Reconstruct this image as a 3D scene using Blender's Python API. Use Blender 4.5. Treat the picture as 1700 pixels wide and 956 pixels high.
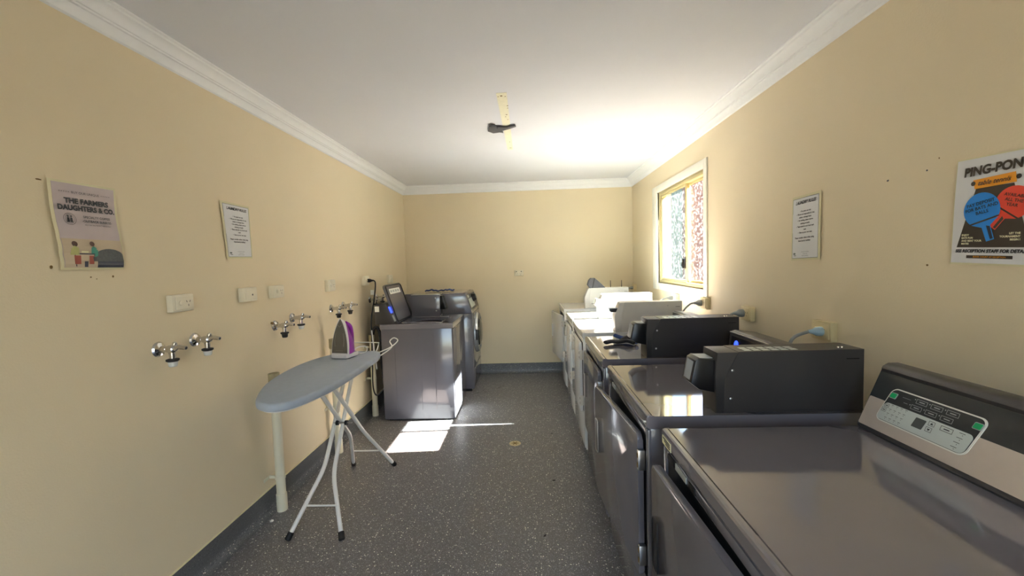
import bpy, bmesh, math, random
from mathutils import Vector, Matrix
random.seed(7)
R = math.radians
for o in list(bpy.data.objects):
    bpy.data.objects.remove(o)
S = bpy.context.scene
COL = S.collection

# ---------------------------------------------------------------- camera
F_PX, PITCH, YAW, ROLL, CAM_H = 700.0, 0.0598449, 0.0386636, -0.0308359, 1.4101958
WL, WR, WB, WF, H = -1.550, 1.315, 5.327, -1.45, 2.40      # left, right, back, front wall and ceiling height
fw = Vector((-math.sin(YAW)*math.cos(PITCH), math.cos(YAW)*math.cos(PITCH), -math.sin(PITCH)))
rt = Vector((math.cos(YAW), math.sin(YAW), 0)); up = rt.cross(fw)
r2 = math.cos(ROLL)*rt + math.sin(ROLL)*up
u2 = -math.sin(ROLL)*rt + math.cos(ROLL)*up
cd = bpy.data.cameras.new('camera'); cam = bpy.data.objects.new('camera', cd); COL.objects.link(cam)
m = Matrix((r2, u2, -fw)).transposed().to_4x4(); m.translation = Vector((0, 0, CAM_H))
cam.matrix_world = m
cd.sensor_width = 36.0; cd.lens = F_PX/1700*36.0; cd.clip_start = 0.02; cd.clip_end = 200
S.camera = cam

# ---------------------------------------------------------------- light
S.cycles.sample_clamp_indirect = 40.0
S.view_settings.view_transform = 'Standard'; S.view_settings.look = 'None'
S.view_settings.gamma = 1.0; S.view_settings.use_curve_mapping = False
S.view_settings.exposure = 0.70
w = bpy.data.worlds.new('world'); S.world = w; w.use_nodes = True
nt = w.node_tree; nt.nodes.clear()
sky = nt.nodes.new('ShaderNodeTexSky'); sky.sky_type = 'NISHITA'; sky.sun_disc = False
sky.sun_elevation = R(39); sky.sun_rotation = R(90); sky.air_density = 1.0; sky.dust_density = 2.5; sky.ozone_density = 0.6
bg = nt.nodes.new('ShaderNodeBackground'); bg.inputs[1].default_value = 1.7
ow = nt.nodes.new('ShaderNodeOutputWorld')
nt.links.new(sky.outputs[0], bg.inputs[0]); nt.links.new(bg.outputs[0], ow.inputs[0])
SUN_DIR = Vector((-1.236, -0.075, -1.0)).normalized()
sl = bpy.data.lights.new('sun', 'SUN'); sl.energy = 185.0; sl.angle = R(0.7); sl.color = (0.98, 0.99, 1.0)
so = bpy.data.objects.new('sun', sl); COL.objects.link(so); so.location = (6, 4, 5)
so.rotation_euler = SUN_DIR.to_track_quat('-Z', 'Y').to_euler()
def area(name, loc, direction, sx, sy, energy, color=(1, 1, 1), portal=False):
    l = bpy.data.lights.new(name, 'AREA'); l.shape = 'RECTANGLE'; l.size = sx; l.size_y = sy
    l.energy = energy; l.color = color
    if portal: l.cycles.is_portal = True
    o = bpy.data.objects.new(name, l); COL.objects.link(o); o.location = loc
    o.rotation_euler = Vector(direction).to_track_quat('-Z', 'Z').to_euler()
    return o
area('window_portal', (WR+0.16, 3.72, 1.61), (-1, 0, 0), 1.10, 0.92, 1, portal=True)
area('doorway_portal', (-0.05, WF-0.05, 1.04), (0, 1, 0), 0.9, 2.08, 1, portal=True)

# ---------------------------------------------------------------- helpers
class MB:
    def __init__(s): s.bm = bmesh.new()
    def _bev(s, es, b, seg=2):
        if b > 0: bmesh.ops.bevel(s.bm, geom=es, offset=b, segments=seg, affect='EDGES', profile=0.5, clamp_overlap=True)
    def box(s, x0, x1, y0, y1, z0, z1, b=0.0, seg=2, M=None):
        t = bmesh.new(); bmesh.ops.create_cube(t, size=1.0)
        for v in t.verts: v.co = Vector(((x0+x1)/2+v.co.x*(x1-x0), (y0+y1)/2+v.co.y*(y1-y0), (z0+z1)/2+v.co.z*(z1-z0)))
        if b > 0: bmesh.ops.bevel(t, geom=list(t.edges), offset=b, segments=seg, affect='EDGES', profile=0.5, clamp_overlap=True)
        return s._merge(t, M)
    def _merge(s, t, M=None):
        if M is not None: bmesh.ops.transform(t, matrix=M, verts=t.verts)
        bmesh.ops.recalc_face_normals(t, faces=t.faces)
        me = bpy.data.meshes.new('tmp'); t.to_mesh(me); t.free(); s.bm.from_mesh(me); bpy.data.meshes.remove(me)
        return s
    def prism(s, pts, plane, a, b, bev=0.0, seg=2, M=None, fn=None):
        """extrude a 2D outline; plane 'xz' along y, 'yz' along x, 'xy' along z"""
        def P(p, t):
            if plane == 'xz': return Vector((p[0], t, p[1]))
            if plane == 'yz': return Vector((t, p[0], p[1]))
            return Vector((p[0], p[1], t))
        t = bmesh.new()
        A = [t.verts.new(P(p, a)) for p in pts]; B = [t.verts.new(P(p, b)) for p in pts]
        n = len(pts)
        fa = t.faces.new(A); fb = t.faces.new(B[::-1])
        for i in range(n): t.faces.new((A[i], B[i], B[(i+1) % n], A[(i+1) % n]))
        if bev > 0:
            es = list(set(list(fa.edges)+list(fb.edges)))
            bmesh.ops.bevel(t, geom=es, offset=bev, segments=seg, affect='EDGES', profile=0.5, clamp_overlap=True)
        if fn:
            for v in t.verts: v.co = fn(v.co)
        return s._merge(t, M)
    def tube(s, pts, r, n=10, cap=True, closed=False):
        n = max(n, 16)
        pts = [Vector(p) for p in pts]; t = bmesh.new(); rings = []
        rr = r if isinstance(r, (list, tuple)) else [r]*len(pts)
        prev = None
        for i, p in enumerate(pts):
            if closed: d = (pts[(i+1) % len(pts)]-pts[i-1]).normalized()
            else:
                a = pts[max(i-1, 0)]; b = pts[min(i+1, len(pts)-1)]; d = (b-a).normalized()
            if prev is None:
                ref = Vector((0, 0, 1)) if abs(d.z) < 0.9 else Vector((1, 0, 0))
                x = d.cross(ref).normalized()
            else:
                x = (prev-d*prev.dot(d)).normalized()
            prev = x; y = d.cross(x)
            rings.append([t.verts.new(p+rr[i]*(math.cos(2*math.pi*k/n)*x+math.sin(2*math.pi*k/n)*y)) for k in range(n)])
        m = len(rings)
        for i in range(m if closed else m-1):
            A, B = rings[i], rings[(i+1) % m]
            for k in range(n): t.faces.new((A[k], A[(k+1) % n], B[(k+1) % n], B[k]))
        if cap and not closed:
            t.faces.new(rings[0][::-1]); t.faces.new(rings[-1])
        return s._merge(t)
    def cyl(s, p0, p1, r0, r1=None, n=20):
        r1 = r0 if r1 is None else r1
        return s.tube([p0, p1], [r0, r1], n)
    def lathe(s, prof, origin, axis, n=28):
        n = max(n, 16)
        """prof: (distance along axis, radius)"""
        o = Vector(origin); d = Vector(axis).normalized()
        ref = Vector((0, 0, 1)) if abs(d.z) < 0.9 else Vector((1, 0, 0))
        x = d.cross(ref).normalized(); y = d.cross(x); t = bmesh.new(); rings = []
        for a, r in prof:
            rings.append([t.verts.new(o+d*a+max(r, 1e-5)*(math.cos(2*math.pi*k/n)*x+math.sin(2*math.pi*k/n)*y)) for k in range(n)])
        for A, B in zip(rings, rings[1:]):
            for k in range(n): t.faces.new((A[k], A[(k+1) % n], B[(k+1) % n], B[k]))
        t.faces.new(rings[0][::-1]); t.faces.new(rings[-1])
        return s._merge(t)
    def poly(s, pts):
        vs = [s.bm.verts.new(Vector(p)) for p in pts]; s.bm.faces.new(vs); return s
    def loft(s, rings, cap=True):
        t = bmesh.new(); V = [[t.verts.new(Vector(p)) for p in r] for r in rings]; n = len(V[0])
        for A, B in zip(V, V[1:]):
            for k in range(n): t.faces.new((A[k], A[(k+1) % n], B[(k+1) % n], B[k]))
        if cap: t.faces.new(V[0][::-1]); t.faces.new(V[-1])
        return s._merge(t)
    def build(s, name, mat, parent=None, smooth=27, M=None):
        off = parent.matrix_world.translation if parent is not None else Vector((0, 0, 0))
        if parent is not None:
            off = WLOC.get(parent.name, Vector((0, 0, 0)))
        me = bpy.data.meshes.new(name)
        if M is not None: bmesh.ops.transform(s.bm, matrix=M, verts=s.bm.verts)
        if off.length > 0: bmesh.ops.translate(s.bm, verts=s.bm.verts, vec=-off)
        s.bm.to_mesh(me); s.bm.free()
        if smooth:
            for p in me.polygons: p.use_smooth = True
            me.set_sharp_from_angle(angle=R(smooth))
        me.materials.append(mat)
        o = bpy.data.objects.new(name, me); COL.objects.link(o)
        if parent is not None: o.parent = parent
        WLOC[o.name] = off
        return o
WLOC = {}
def thing(name, label, cat, loc=(0, 0, 0), group=None):
    o = bpy.data.objects.new(name, None); COL.objects.link(o); o.location = loc
    o.empty_display_size = 0.05; o['label'] = label; o['category'] = cat
    if group: o['group'] = group
    WLOC[o.name] = Vector(loc)
    return o
def tag(o, label, cat, group=None):
    o['label'] = label; o['category'] = cat
    if group: o['group'] = group
    return o
def struct(o): o['kind'] = 'structure'; return o
def rrect(x0, x1, y0, y1, r, n=5):
    out = []
    for cx, cy, a0 in ((x1-r, y0+r, -90), (x1-r, y1-r, 0), (x0+r, y1-r, 90), (x0+r, y0+r, 180)):
        for i in range(n+1):
            a = R(a0+90*i/n); out.append((cx+r*math.cos(a), cy+r*math.sin(a)))
    return out
def catmull(pts, n=6, closed=False):
    P = [Vector(p) for p in pts]; out = []; m = len(P)
    rng = range(m) if closed else range(m-1)
    for i in rng:
        if closed: a, b, c, d = P[i-1], P[i], P[(i+1) % m], P[(i+2) % m]
        else: a, b, c, d = P[max(i-1, 0)], P[i], P[i+1], P[min(i+2, m-1)]
        for k in range(n):
            t = k/n
            out.append(0.5*((2*b)+(c-a)*t+(2*a-5*b+4*c-d)*t*t+(3*b-a-3*c+d)*t**3))
    if not closed: out.append(P[-1])
    return out

# ---------------------------------------------------------------- materials
def srgb(r, g, b):
    f = lambda c: c/12.92 if c <= 0.04045 else ((c+0.055)/1.055)**2.4
    return (f(r/255), f(g/255), f(b/255), 1)
def mat(name, col, rough=0.5, metal=0.0, noise=0.0, nscale=30, bump=0.0, bscale=200, coat=0.0, spec=0.5, emit=None, estr=0, trans=0.0, rvar=0.0, crough=0.06):
    m = bpy.data.materials.new(name); m.use_nodes = True; N = m.node_tree; b = N.nodes['Principled BSDF']
    b.inputs['Base Color'].default_value = col; b.inputs['Roughness'].default_value = rough
    b.inputs['Metallic'].default_value = metal; b.inputs['Specular IOR Level'].default_value = spec
    b.inputs['Coat Weight'].default_value = coat; b.inputs['Coat Roughness'].default_value = crough
    b.inputs['Transmission Weight'].default_value = trans
    tc = N.nodes.new('ShaderNodeTexCoord')
    nz = N.nodes.new('ShaderNodeTexNoise'); nz.inputs['Scale'].default_value = nscale; nz.inputs['Detail'].default_value = 4
    N.links.new(tc.outputs['Object'], nz.inputs['Vector'])
    if noise > 0:
        mp = N.nodes.new('ShaderNodeMapRange'); mp.inputs[1].default_value = 0.3; mp.inputs[2].default_value = 0.7
        mp.inputs[3].default_value = 1-noise; mp.inputs[4].default_value = 1+noise
        N.links.new(nz.outputs[0], mp.inputs[0])
        mx = N.nodes.new('ShaderNodeVectorMath'); mx.operation = 'SCALE'; mx.inputs[0].default_value = col[:3]
        N.links.new(mp.outputs[0], mx.inputs['Scale']); N.links.new(mx.outputs[0], b.inputs['Base Color'])
    if rvar > 0:
        mp = N.nodes.new('ShaderNodeMapRange'); mp.inputs[1].default_value = 0.3; mp.inputs[2].default_value = 0.7
        mp.inputs[3].default_value = rough*(1-rvar); mp.inputs[4].default_value = rough*(1+rvar)
        N.links.new(nz.outputs[0], mp.inputs[0]); N.links.new(mp.outputs[0], b.inputs['Roughness'])
    if bump > 0:
        bn = N.nodes.new('ShaderNodeTexNoise'); bn.inputs['Scale'].default_value = bscale; bn.inputs['Detail'].default_value = 3
        N.links.new(tc.outputs['Object'], bn.inputs['Vector'])
        bp = N.nodes.new('ShaderNodeBump'); bp.inputs['Strength'].default_value = bump; bp.inputs['Distance'].default_value = 0.002
        N.links.new(bn.outputs[0], bp.inputs['Height']); N.links.new(bp.outputs[0], b.inputs['Normal'])
    if emit:
        b.inputs['Emission Color'].default_value = emit; b.inputs['Emission Strength'].default_value = estr
    return m
def wall_mat():
    m = mat('wall_paint', srgb(232, 217, 184), 0.55, noise=0.02, nscale=1.6, bump=0.25, bscale=160, spec=0.35)
    return m
def floor_mat(name, base, light=1.0):
    m = bpy.data.materials.new(name); m.use_nodes = True; N = m.node_tree; L = N.links; b = N.nodes['Principled BSDF']
    tc = N.nodes.new('ShaderNodeTexCoord')
    def flecks(scale, thr, size, seed):
        v = N.nodes.new('ShaderNodeTexVoronoi'); v.inputs['Scale'].default_value = scale
        mpn = N.nodes.new('ShaderNodeMapping'); mpn.inputs['Location'].default_value = (seed, seed*0.7, seed*0.3)
        L.new(tc.outputs['Object'], mpn.inputs['Vector']); L.new(mpn.outputs[0], v.inputs['Vector'])
        a = N.nodes.new('ShaderNodeMath'); a.operation = 'LESS_THAN'; a.inputs[1].default_value = size
        L.new(v.outputs['Distance'], a.inputs[0])
        sp = N.nodes.new('ShaderNodeSeparateColor'); L.new(v.outputs['Color'], sp.inputs[0])
        g = N.nodes.new('ShaderNodeMath'); g.operation = 'GREATER_THAN'; g.inputs[1].default_value = thr
        L.new(sp.outputs[0], g.inputs[0])
        q = N.nodes.new('ShaderNodeMath'); q.operation = 'MULTIPLY'; L.new(a.outputs[0], q.inputs[0]); L.new(g.outputs[0], q.inputs[1])
        return q.outputs[0], sp.outputs[1]
    nz = N.nodes.new('ShaderNodeTexNoise'); nz.inputs['Scale'].default_value = 2.2; nz.inputs['Detail'].default_value = 6
    L.new(tc.outputs['Object'], nz.inputs['Vector'])
    cr = N.nodes.new('ShaderNodeMix'); cr.data_type = 'RGBA'
    cr.inputs[6].default_value = tuple(c*0.86 for c in base[:3])+(1,); cr.inputs[7].default_value = tuple(c*1.14 for c in base[:3])+(1,)
    L.new(nz.outputs[0], cr.inputs[0]); cur = cr.outputs[2]
    for scale, thr, size, seed, col in ((170, 0.45, 0.36, 0, srgb(128, 128, 132)), (150, 0.70, 0.34, 3.1, srgb(66, 66, 72)), (120, 0.82, 0.30, 7.7, srgb(176, 174, 168)), (80, 0.86, 0.26, 11.3, srgb(222, 216, 200))):
        f, rnd = flecks(scale, thr, size, seed)
        mx = N.nodes.new('ShaderNodeMix'); mx.data_type = 'RGBA'; L.new(f, mx.inputs[0]); L.new(cur, mx.inputs[6])
        mx.inputs[7].default_value = tuple(min(1, c*light) for c in col[:3])+(1,); cur = mx.outputs[2]
    L.new(cur, b.inputs['Base Color'])
    mp = N.nodes.new('ShaderNodeMapRange'); mp.inputs[3].default_value = 0.26; mp.inputs[4].default_value = 0.44
    L.new(nz.outputs[0], mp.inputs[0]); L.new(mp.outputs[0], b.inputs['Roughness'])
    bn = N.nodes.new('ShaderNodeTexNoise'); bn.inputs['Scale'].default_value = 260; L.new(tc.outputs['Object'], bn.inputs['Vector'])
    bp = N.nodes.new('ShaderNodeBump'); bp.inputs['Strength'].default_value = 0.18; bp.inputs['Distance'].default_value = 0.001
    L.new(bn.outputs[0], bp.inputs['Height']); L.new(bp.outputs[0], b.inputs['Normal'])
    return m
def glass_mat(name, tint, clear, frost):
    """patterned window glass: part clear, part scattering, with a wavy surface"""
    m = bpy.data.materials.new(name); m.use_nodes = True; N = m.node_tree; L = N.links; N.nodes.clear()
    out = N.nodes.new('ShaderNodeOutputMaterial'); tc = N.nodes.new('ShaderNodeTexCoord')
    tr = N.nodes.new('ShaderNodeBsdfTransparent'); tr.inputs[0].default_value = tint
    tl = N.nodes.new('ShaderNodeBsdfTranslucent'); tl.inputs[0].default_value = tint
    gl = N.nodes.new('ShaderNodeBsdfGlossy'); gl.inputs['Roughness'].default_value = 0.25
    v = N.nodes.new('ShaderNodeTexVoronoi'); v.inputs['Scale'].default_value = 55; v.feature = 'SMOOTH_F1'
    nz = N.nodes.new('ShaderNodeTexNoise'); nz.inputs['Scale'].default_value = 45; nz.inputs['Detail'].default_value = 5
    L.new(tc.outputs['Object'], v.inputs['Vector']); L.new(tc.outputs['Object'], nz.inputs['Vector'])
    bp = N.nodes.new('ShaderNodeBump'); bp.inputs['Strength'].default_value = 0.9; bp.inputs['Distance'].default_value = 0.004
    L.new(v.outputs[0], bp.inputs['Height']); L.new(bp.outputs[0], tl.inputs['Normal']); L.new(bp.outputs[0], gl.inputs['Normal'])
    mp = N.nodes.new('ShaderNodeMapRange'); mp.inputs[1].default_value = 0.50; mp.inputs[2].default_value = 0.66
    mp.inputs[3].default_value = clear; mp.inputs[4].default_value = frost
    L.new(nz.outputs[0], mp.inputs[0])
    m1 = N.nodes.new('ShaderNodeMixShader'); L.new(mp.outputs[0], m1.inputs[0]); L.new(tr.outputs[0], m1.inputs[1]); L.new(tl.outputs[0], m1.inputs[2])
    m2 = N.nodes.new('ShaderNodeMixShader'); m2.inputs[0].default_value = 0.06; L.new(m1.outputs[0], m2.inputs[1]); L.new(gl.outputs[0], m2.inputs[2])
    L.new(m2.outputs[0], out.inputs[0]); return m
def brick_mat():
    m = bpy.data.materials.new('brickwork'); m.use_nodes = True; N = m.node_tree; L = N.links; b = N.nodes['Principled BSDF']
    tc = N.nodes.new('ShaderNodeTexCoord'); mp = N.nodes.new('ShaderNodeMapping'); mp.inputs['Rotation'].default_value = (R(90), 0, R(90))
    br = N.nodes.new('ShaderNodeTexBrick'); br.inputs['Scale'].default_value = 4.2
    br.inputs['Color1'].default_value = srgb(120, 78, 62); br.inputs['Color2'].default_value = srgb(104, 66, 54); br.inputs['Mortar'].default_value = srgb(130, 116, 104)
    L.new(tc.outputs['Object'], mp.inputs[0]); L.new(mp.outputs[0], br.inputs['Vector']); L.new(br.outputs[0], b.inputs['Base Color'])
    b.inputs['Roughness'].default_value = 0.9; return m
M = dict(
    wall=wall_mat(), ceiling=mat('ceiling_paint', srgb(228, 229, 232), 0.7, noise=0.015, nscale=2, spec=0.25),
    cornice=mat('cornice_paint', srgb(240, 241, 240), 0.45, noise=0.01),
    floor=floor_mat('vinyl_floor', srgb(114, 112, 112), 1.5), skirt=floor_mat('vinyl_skirting', srgb(96, 98, 100), 0.95),
    cap=mat('cream_cap', srgb(232, 220, 176), 0.4),
    dark=mat('charcoal_enamel', srgb(106, 105, 112), 0.16, noise=0.03, nscale=8, coat=0.35, spec=0.5, rvar=0.25),
    darktop=mat('charcoal_enamel_top', srgb(118, 115, 121), 0.07, noise=0.03, nscale=6, coat=1.0),
    darkcon=mat('charcoal_console', srgb(64, 61, 60), 0.38, bump=0.15, bscale=500),
    darkbox=mat('payment_box_paint', srgb(54, 52, 52), 0.42, noise=0.04, nscale=12, bump=0.2, bscale=700),
    white=mat('white_enamel', srgb(226, 228, 226), 0.3, noise=0.02, nscale=8, coat=1.0, crough=0.035),
    whitebox=mat('white_box_paint', srgb(214, 210, 200), 0.4, noise=0.02),
    black=mat('black_plastic', srgb(20, 20, 22), 0.3, noise=0.05), rubber=mat('black_rubber', srgb(16, 16, 17), 0.6, noise=0.05),
    void=mat('dark_recess', srgb(8, 8, 9), 0.7, noise=0.05),
    silver=mat('silver_fascia', srgb(206, 194, 182), 0.36, metal=0.25, noise=0.02),
    lcdgrey=mat('pale_overlay', srgb(204, 212, 206), 0.4, noise=0.02), lcd=mat('display_glass', srgb(92, 96, 94), 0.15, noise=0.02),
    overlay=mat('dark_overlay', srgb(44, 48, 50), 0.35, noise=0.02), line=mat('white_print', srgb(236, 236, 228), 0.4, noise=0.01),
    keyline=mat('grey_print', srgb(170, 176, 176), 0.5, noise=0.01), green=mat('green_key', srgb(0, 184, 108), 0.35, noise=0.03),
    chrome=mat('chrome', srgb(210, 208, 205), 0.12, metal=1.0, noise=0.02), steel=mat('steel', srgb(190, 188, 184), 0.3, metal=1.0, noise=0.03),
    screenblue=mat('blue_display', srgb(10, 20, 120), 0.3, emit=(0.02, 0.05, 1.0, 1), estr=3.0, noise=0.01),
    screen=mat('screen_glass', srgb(168, 178, 188), 0.12, noise=0.03), 
    plate=mat('outlet_plastic', srgb(238, 230, 206), 0.35, noise=0.01), plateyel=mat('aged_outlet_plastic', srgb(226, 208, 160), 0.4, noise=0.02),
    slot=mat('outlet_slot', srgb(96, 88, 74), 0.6, noise=0.02),
    clearblue=mat('clear_blue_plastic', srgb(168, 196, 210), 0.15, noise=0.02, coat=0.5), orangetext=mat('orange_letter', srgb(242, 160, 30), 0.45, noise=0.01), ink3=mat('heading_ink', srgb(34, 34, 38), 0.5, noise=0.02), ink2=mat('bat_ink', srgb(34, 34, 38), 0.5, noise=0.02),
    grey=mat('grey_cable', srgb(146, 150, 148), 0.45, noise=0.02), clear=mat('pale_plastic', srgb(220, 222, 218), 0.2, noise=0.02),
    pipe=mat('cream_pipe', srgb(232, 226, 200), 0.35, noise=0.03, nscale=10), pipecap=mat('aged_pipe_cup', srgb(168, 156, 120), 0.5, noise=0.1),
    cloth=mat('blue_grey_cloth', srgb(176, 186, 198), 0.85, noise=0.03, bump=0.4, bscale=900, spec=0.2),
    tube=mat('white_powdercoat', srgb(236, 234, 228), 0.35, noise=0.01),
    purple=mat('purple_plastic', srgb(160, 50, 178), 0.3, noise=0.03), ironwhite=mat('white_plastic', srgb(228, 224, 224), 0.35, noise=0.01),
    sole=mat('ceramic_soleplate', srgb(112, 108, 98), 0.35, metal=0.3, noise=0.05), solehole=mat('sole_mark', srgb(146, 140, 126), 0.4, noise=0.03),
    gold=mat('gold_window_frame', srgb(206, 192, 142), 0.4, metal=0.15, noise=0.02), archi=mat('architrave_paint', srgb(244, 240, 224), 0.45, noise=0.01),
    paper=mat('paper', srgb(224, 224, 224), 0.5, noise=0.01), lam=mat('laminate', srgb(232, 224, 184), 0.25, noise=0.02, coat=0.4),
    mauve=mat('mauve_print', srgb(198, 184, 184), 0.45, noise=0.02), ink=mat('black_ink', srgb(34, 34, 38), 0.5, noise=0.02),
    inkb=mat('poster_ink', srgb(60, 62, 66), 0.5, noise=0.02), frameink=mat('border_ink', srgb(80, 90, 86), 0.5, noise=0.02),
    orange=mat('orange_print', srgb(242, 160, 30), 0.45, noise=0.01), bluep=mat('blue_print', srgb(30, 140, 228), 0.45, noise=0.01),
    redp=mat('red_print', srgb(240, 76, 52), 0.45, noise=0.01), brown=mat('brown_print', srgb(66, 56, 46), 0.5, noise=0.02),
    navy=mat('navy_print', srgb(44, 52, 70), 0.35, noise=0.03), hill=mat('slate_print', srgb(78, 84, 86), 0.45, noise=0.25, nscale=120),
    tan=mat('tan_print', srgb(204, 186, 158), 0.5, noise=0.02), skin=mat('brick_print', srgb(166, 84, 66), 0.5, noise=0.02),
    hair=mat('brown_hair_print', srgb(84, 58, 50), 0.5, noise=0.02), teal=mat('teal_print', srgb(70, 150, 132), 0.5, noise=0.02),
    olive=mat('olive_print', srgb(186, 186, 120), 0.5, noise=0.02), cream=mat('cream_print', srgb(236, 232, 190), 0.5, noise=0.01),
    strip=mat('bare_plaster', srgb(240, 236, 208), 0.8, noise=0.03), stain=mat('brown_stain', srgb(120, 92, 40), 0.8, noise=0.1),
    tape=mat('grey_tape', srgb(84, 84, 88), 0.5, noise=0.08), bluecloth=mat('navy_cloth', srgb(42, 66, 120), 0.85, noise=0.15, bump=0.4),
    blackcloth=mat('black_cloth', srgb(22, 22, 28), 0.8, noise=0.15, bump=0.4), brick=brick_mat(),
    render=mat('pale_soffit', srgb(226, 220, 204), 0.8, noise=0.03), ground=mat('concrete_ground', srgb(88, 84, 76), 0.9, noise=0.1, nscale=3),
    leaf=mat('hedge_leaf', srgb(92, 110, 78), 0.8, noise=0.4, nscale=12, bump=0.8, bscale=30), fence=mat('grey_fence', srgb(104, 108, 92), 0.6, noise=0.05),
    glassA=glass_mat('patterned_glass_near', (0.80, 0.74, 0.70, 1), 0.001, 0.030), glassB=glass_mat('patterned_glass_far', (0.66, 0.68, 0.66, 1), 0.002, 0.034),
    doorglass=mat('door_glass', srgb(30, 34, 38), 0.08, noise=0.02, coat=0.5), chromering=mat('pale_ring', srgb(176, 180, 184), 0.25, metal=0.6, noise=0.02),
    beige=mat('beige_drain', srgb(206, 190, 146), 0.45, noise=0.05))

# text -> flat faces
def text_faces(txt, size, align='CENTER', shear=0.0, bold=0.0, space=1.0, xscale=1.0, lsp=1.0):
    c = bpy.data.curves.new('t', 'FONT'); c.body = txt; c.size = size; c.align_x = align; c.align_y = 'CENTER'
    c.shear = shear; c.offset = bold; c.space_character = space; c.space_line = lsp; c.resolution_u = 3
    o = bpy.data.objects.new('t', c); COL.objects.link(o)
    bpy.context.view_layer.update()
    me = bpy.data.meshes.new_from_object(o.evaluated_get(bpy.context.evaluated_depsgraph_get()))
    vs = [(v.co.x*xscale, v.co.y) for v in me.vertices]; fs = [tuple(p.vertices) for p in me.polygons]
    bpy.data.objects.remove(o); bpy.data.curves.remove(c); bpy.data.meshes.remove(me)
    return vs, fs
class Sheet:
    """collects flat print in sheet units (u right 0..w, v up 0..h) per ink and builds it on a mapped surface"""
    def __init__(s, fn): s.fn = fn; s.inks = {}
    def _add(s, ink, vs, fs, d):
        bm = s.inks.setdefault(ink, bmesh.new()); V = [bm.verts.new(s.fn(u, v, d)) for u, v in vs]
        for f in fs:
            try: bm.faces.new([V[i] for i in f])
            except ValueError: pass
    def text(s, ink, txt, u, v, size, d=0.0012, rot=0, **k):
        vs, fs = text_faces(txt, size, **k); c, sn = math.cos(R(rot)), math.sin(R(rot))
        s._add(ink, [(u+x*c-y*sn, v+x*sn+y*c) for x, y in vs], fs, d)
    def poly(s, ink, pts, d=0.0008): s._add(ink, pts, [tuple(range(len(pts)))], d)
    def rect(s, ink, u0, u1, v0, v1, d=0.0008, n=1):
        for i in range(n):
            a = v0+(v1-v0)*i/n; b = v0+(v1-v0)*(i+1)/n
            s.poly(ink, [(u0, a), (u1, a), (u1, b), (u0, b)], d)
    def frame(s, ink, u0, u1, v0, v1, t, d=0.001):
        s.rect(ink, u0, u1, v0, v0+t, d); s.rect(ink, u0, u1, v1-t, v1, d); s.rect(ink, u0, u0+t, v0, v1, d); s.rect(ink, u1-t, u1, v0, v1, d)
    def disc(s, ink, u, v, r, d=0.001, n=28, ry=None, a0=0, a1=360):
        ry = r if ry is None else ry
        s.poly(ink, [(u+r*math.cos(R(a0+(a1-a0)*i/n)), v+ry*math.sin(R(a0+(a1-a0)*i/n))) for i in range(n+(0 if a1-a0 == 360 else 1))], d)
    def ring(s, ink, u, v, r, t, d=0.001, n=32):
        for i in range(n):
            a, b = 2*math.pi*i/n, 2*math.pi*(i+1)/n
            s.poly(ink, [(u+r*math.cos(a), v+r*math.sin(a)), (u+r*math.cos(b), v+r*math.sin(b)), (u+(r-t)*math.cos(b), v+(r-t)*math.sin(b)), (u+(r-t)*math.cos(a), v+(r-t)*math.sin(a))], d)
    def build(s, parent, names):
        for ink, bm in s.inks.items():
            mb = MB(); mb.bm.free(); mb.bm = bm; mb.build(names.get(ink, 'print'), M[ink], parent, smooth=0)

# wall frames: (u, v, d) -> world; u to the reader's right, v up, d out of the wall
def LW(u, v, d): return Vector((WL+d, u, v))
def RW(u, v, d): return Vector((WR-d, -u, v))
def BW(u, v, d): return Vector((u, WB-d, v))

# ================================================================ SETTING
o = MB().box(WL-0.2, WR+0.2, WF-0.2, WB+0.2, -0.10, 0.0).build('floor', M['floor'], smooth=0); struct(o)
o = MB().box(WL-0.2, WR+0.2, WF-0.2, WB+0.2, H, H+0.10).build('ceiling', M['ceiling'], smooth=0); struct(o)
struct(MB().box(WL-0.12, WL, WF, WB, 0, H).build('wall_left', M['wall'], smooth=0))
struct(MB().box(WL-0.12, WR+0.22, WB, WB+0.12, 0, H).build('wall_back', M['wall'], smooth=0))
WY0, WY1, WZ0, WZ1 = 3.19, 4.30, 1.165, 2.06     # window opening
mb = MB(); T = 0.13
mb.box(WR, WR+T, WF, WY0, 0, H); mb.box(WR, WR+T, WY1, WB, 0, H)
mb.box(WR, WR+T, WY0, WY1, 0, WZ0); mb.box(WR, WR+T, WY0, WY1, WZ1, H)
struct(mb.build('wall_right', M['wall'], smooth=0))
mb = MB()
mb.box(WL-0.12, -0.50, WF-0.12, WF, 0, H); mb.box(0.40, WR+0.22, WF-0.12, WF, 0, H); mb.box(-0.50, 0.40, WF-0.12, WF, 2.08, H)
struct(mb.build('wall_front', M['wall'], smooth=0))
# cornice: stepped cove profile (offset from wall, drop from ceiling)
CP = [(0, 0), (0.078, 0), (0.078, -0.006), (0.070, -0.010), (0.068, -0.018), (0.060, -0.022), (0.050, -0.032), (0.043, -0.045), (0.040, -0.052), (0.034, -0.054), (0.033, -0.060),
      (0.026, -0.062), (0.017, -0.072), (0.012, -0.086), (0.010, -0.094), (0.0, -0.099)]
struct(MB().prism([(WL+a, H+b) for a, b in CP], 'xz', WF, WB).build('trim_1', M['cornice'], smooth=25))
struct(MB().prism([(WR-a, H+b) for a, b in CP], 'xz', WF, WB).build('trim_2', M['cornice'], smooth=25))
struct(MB().prism([(WB-a, H+b) for a, b in CP], 'yz', WL, WR).build('trim_3', M['cornice'], smooth=25))
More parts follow.
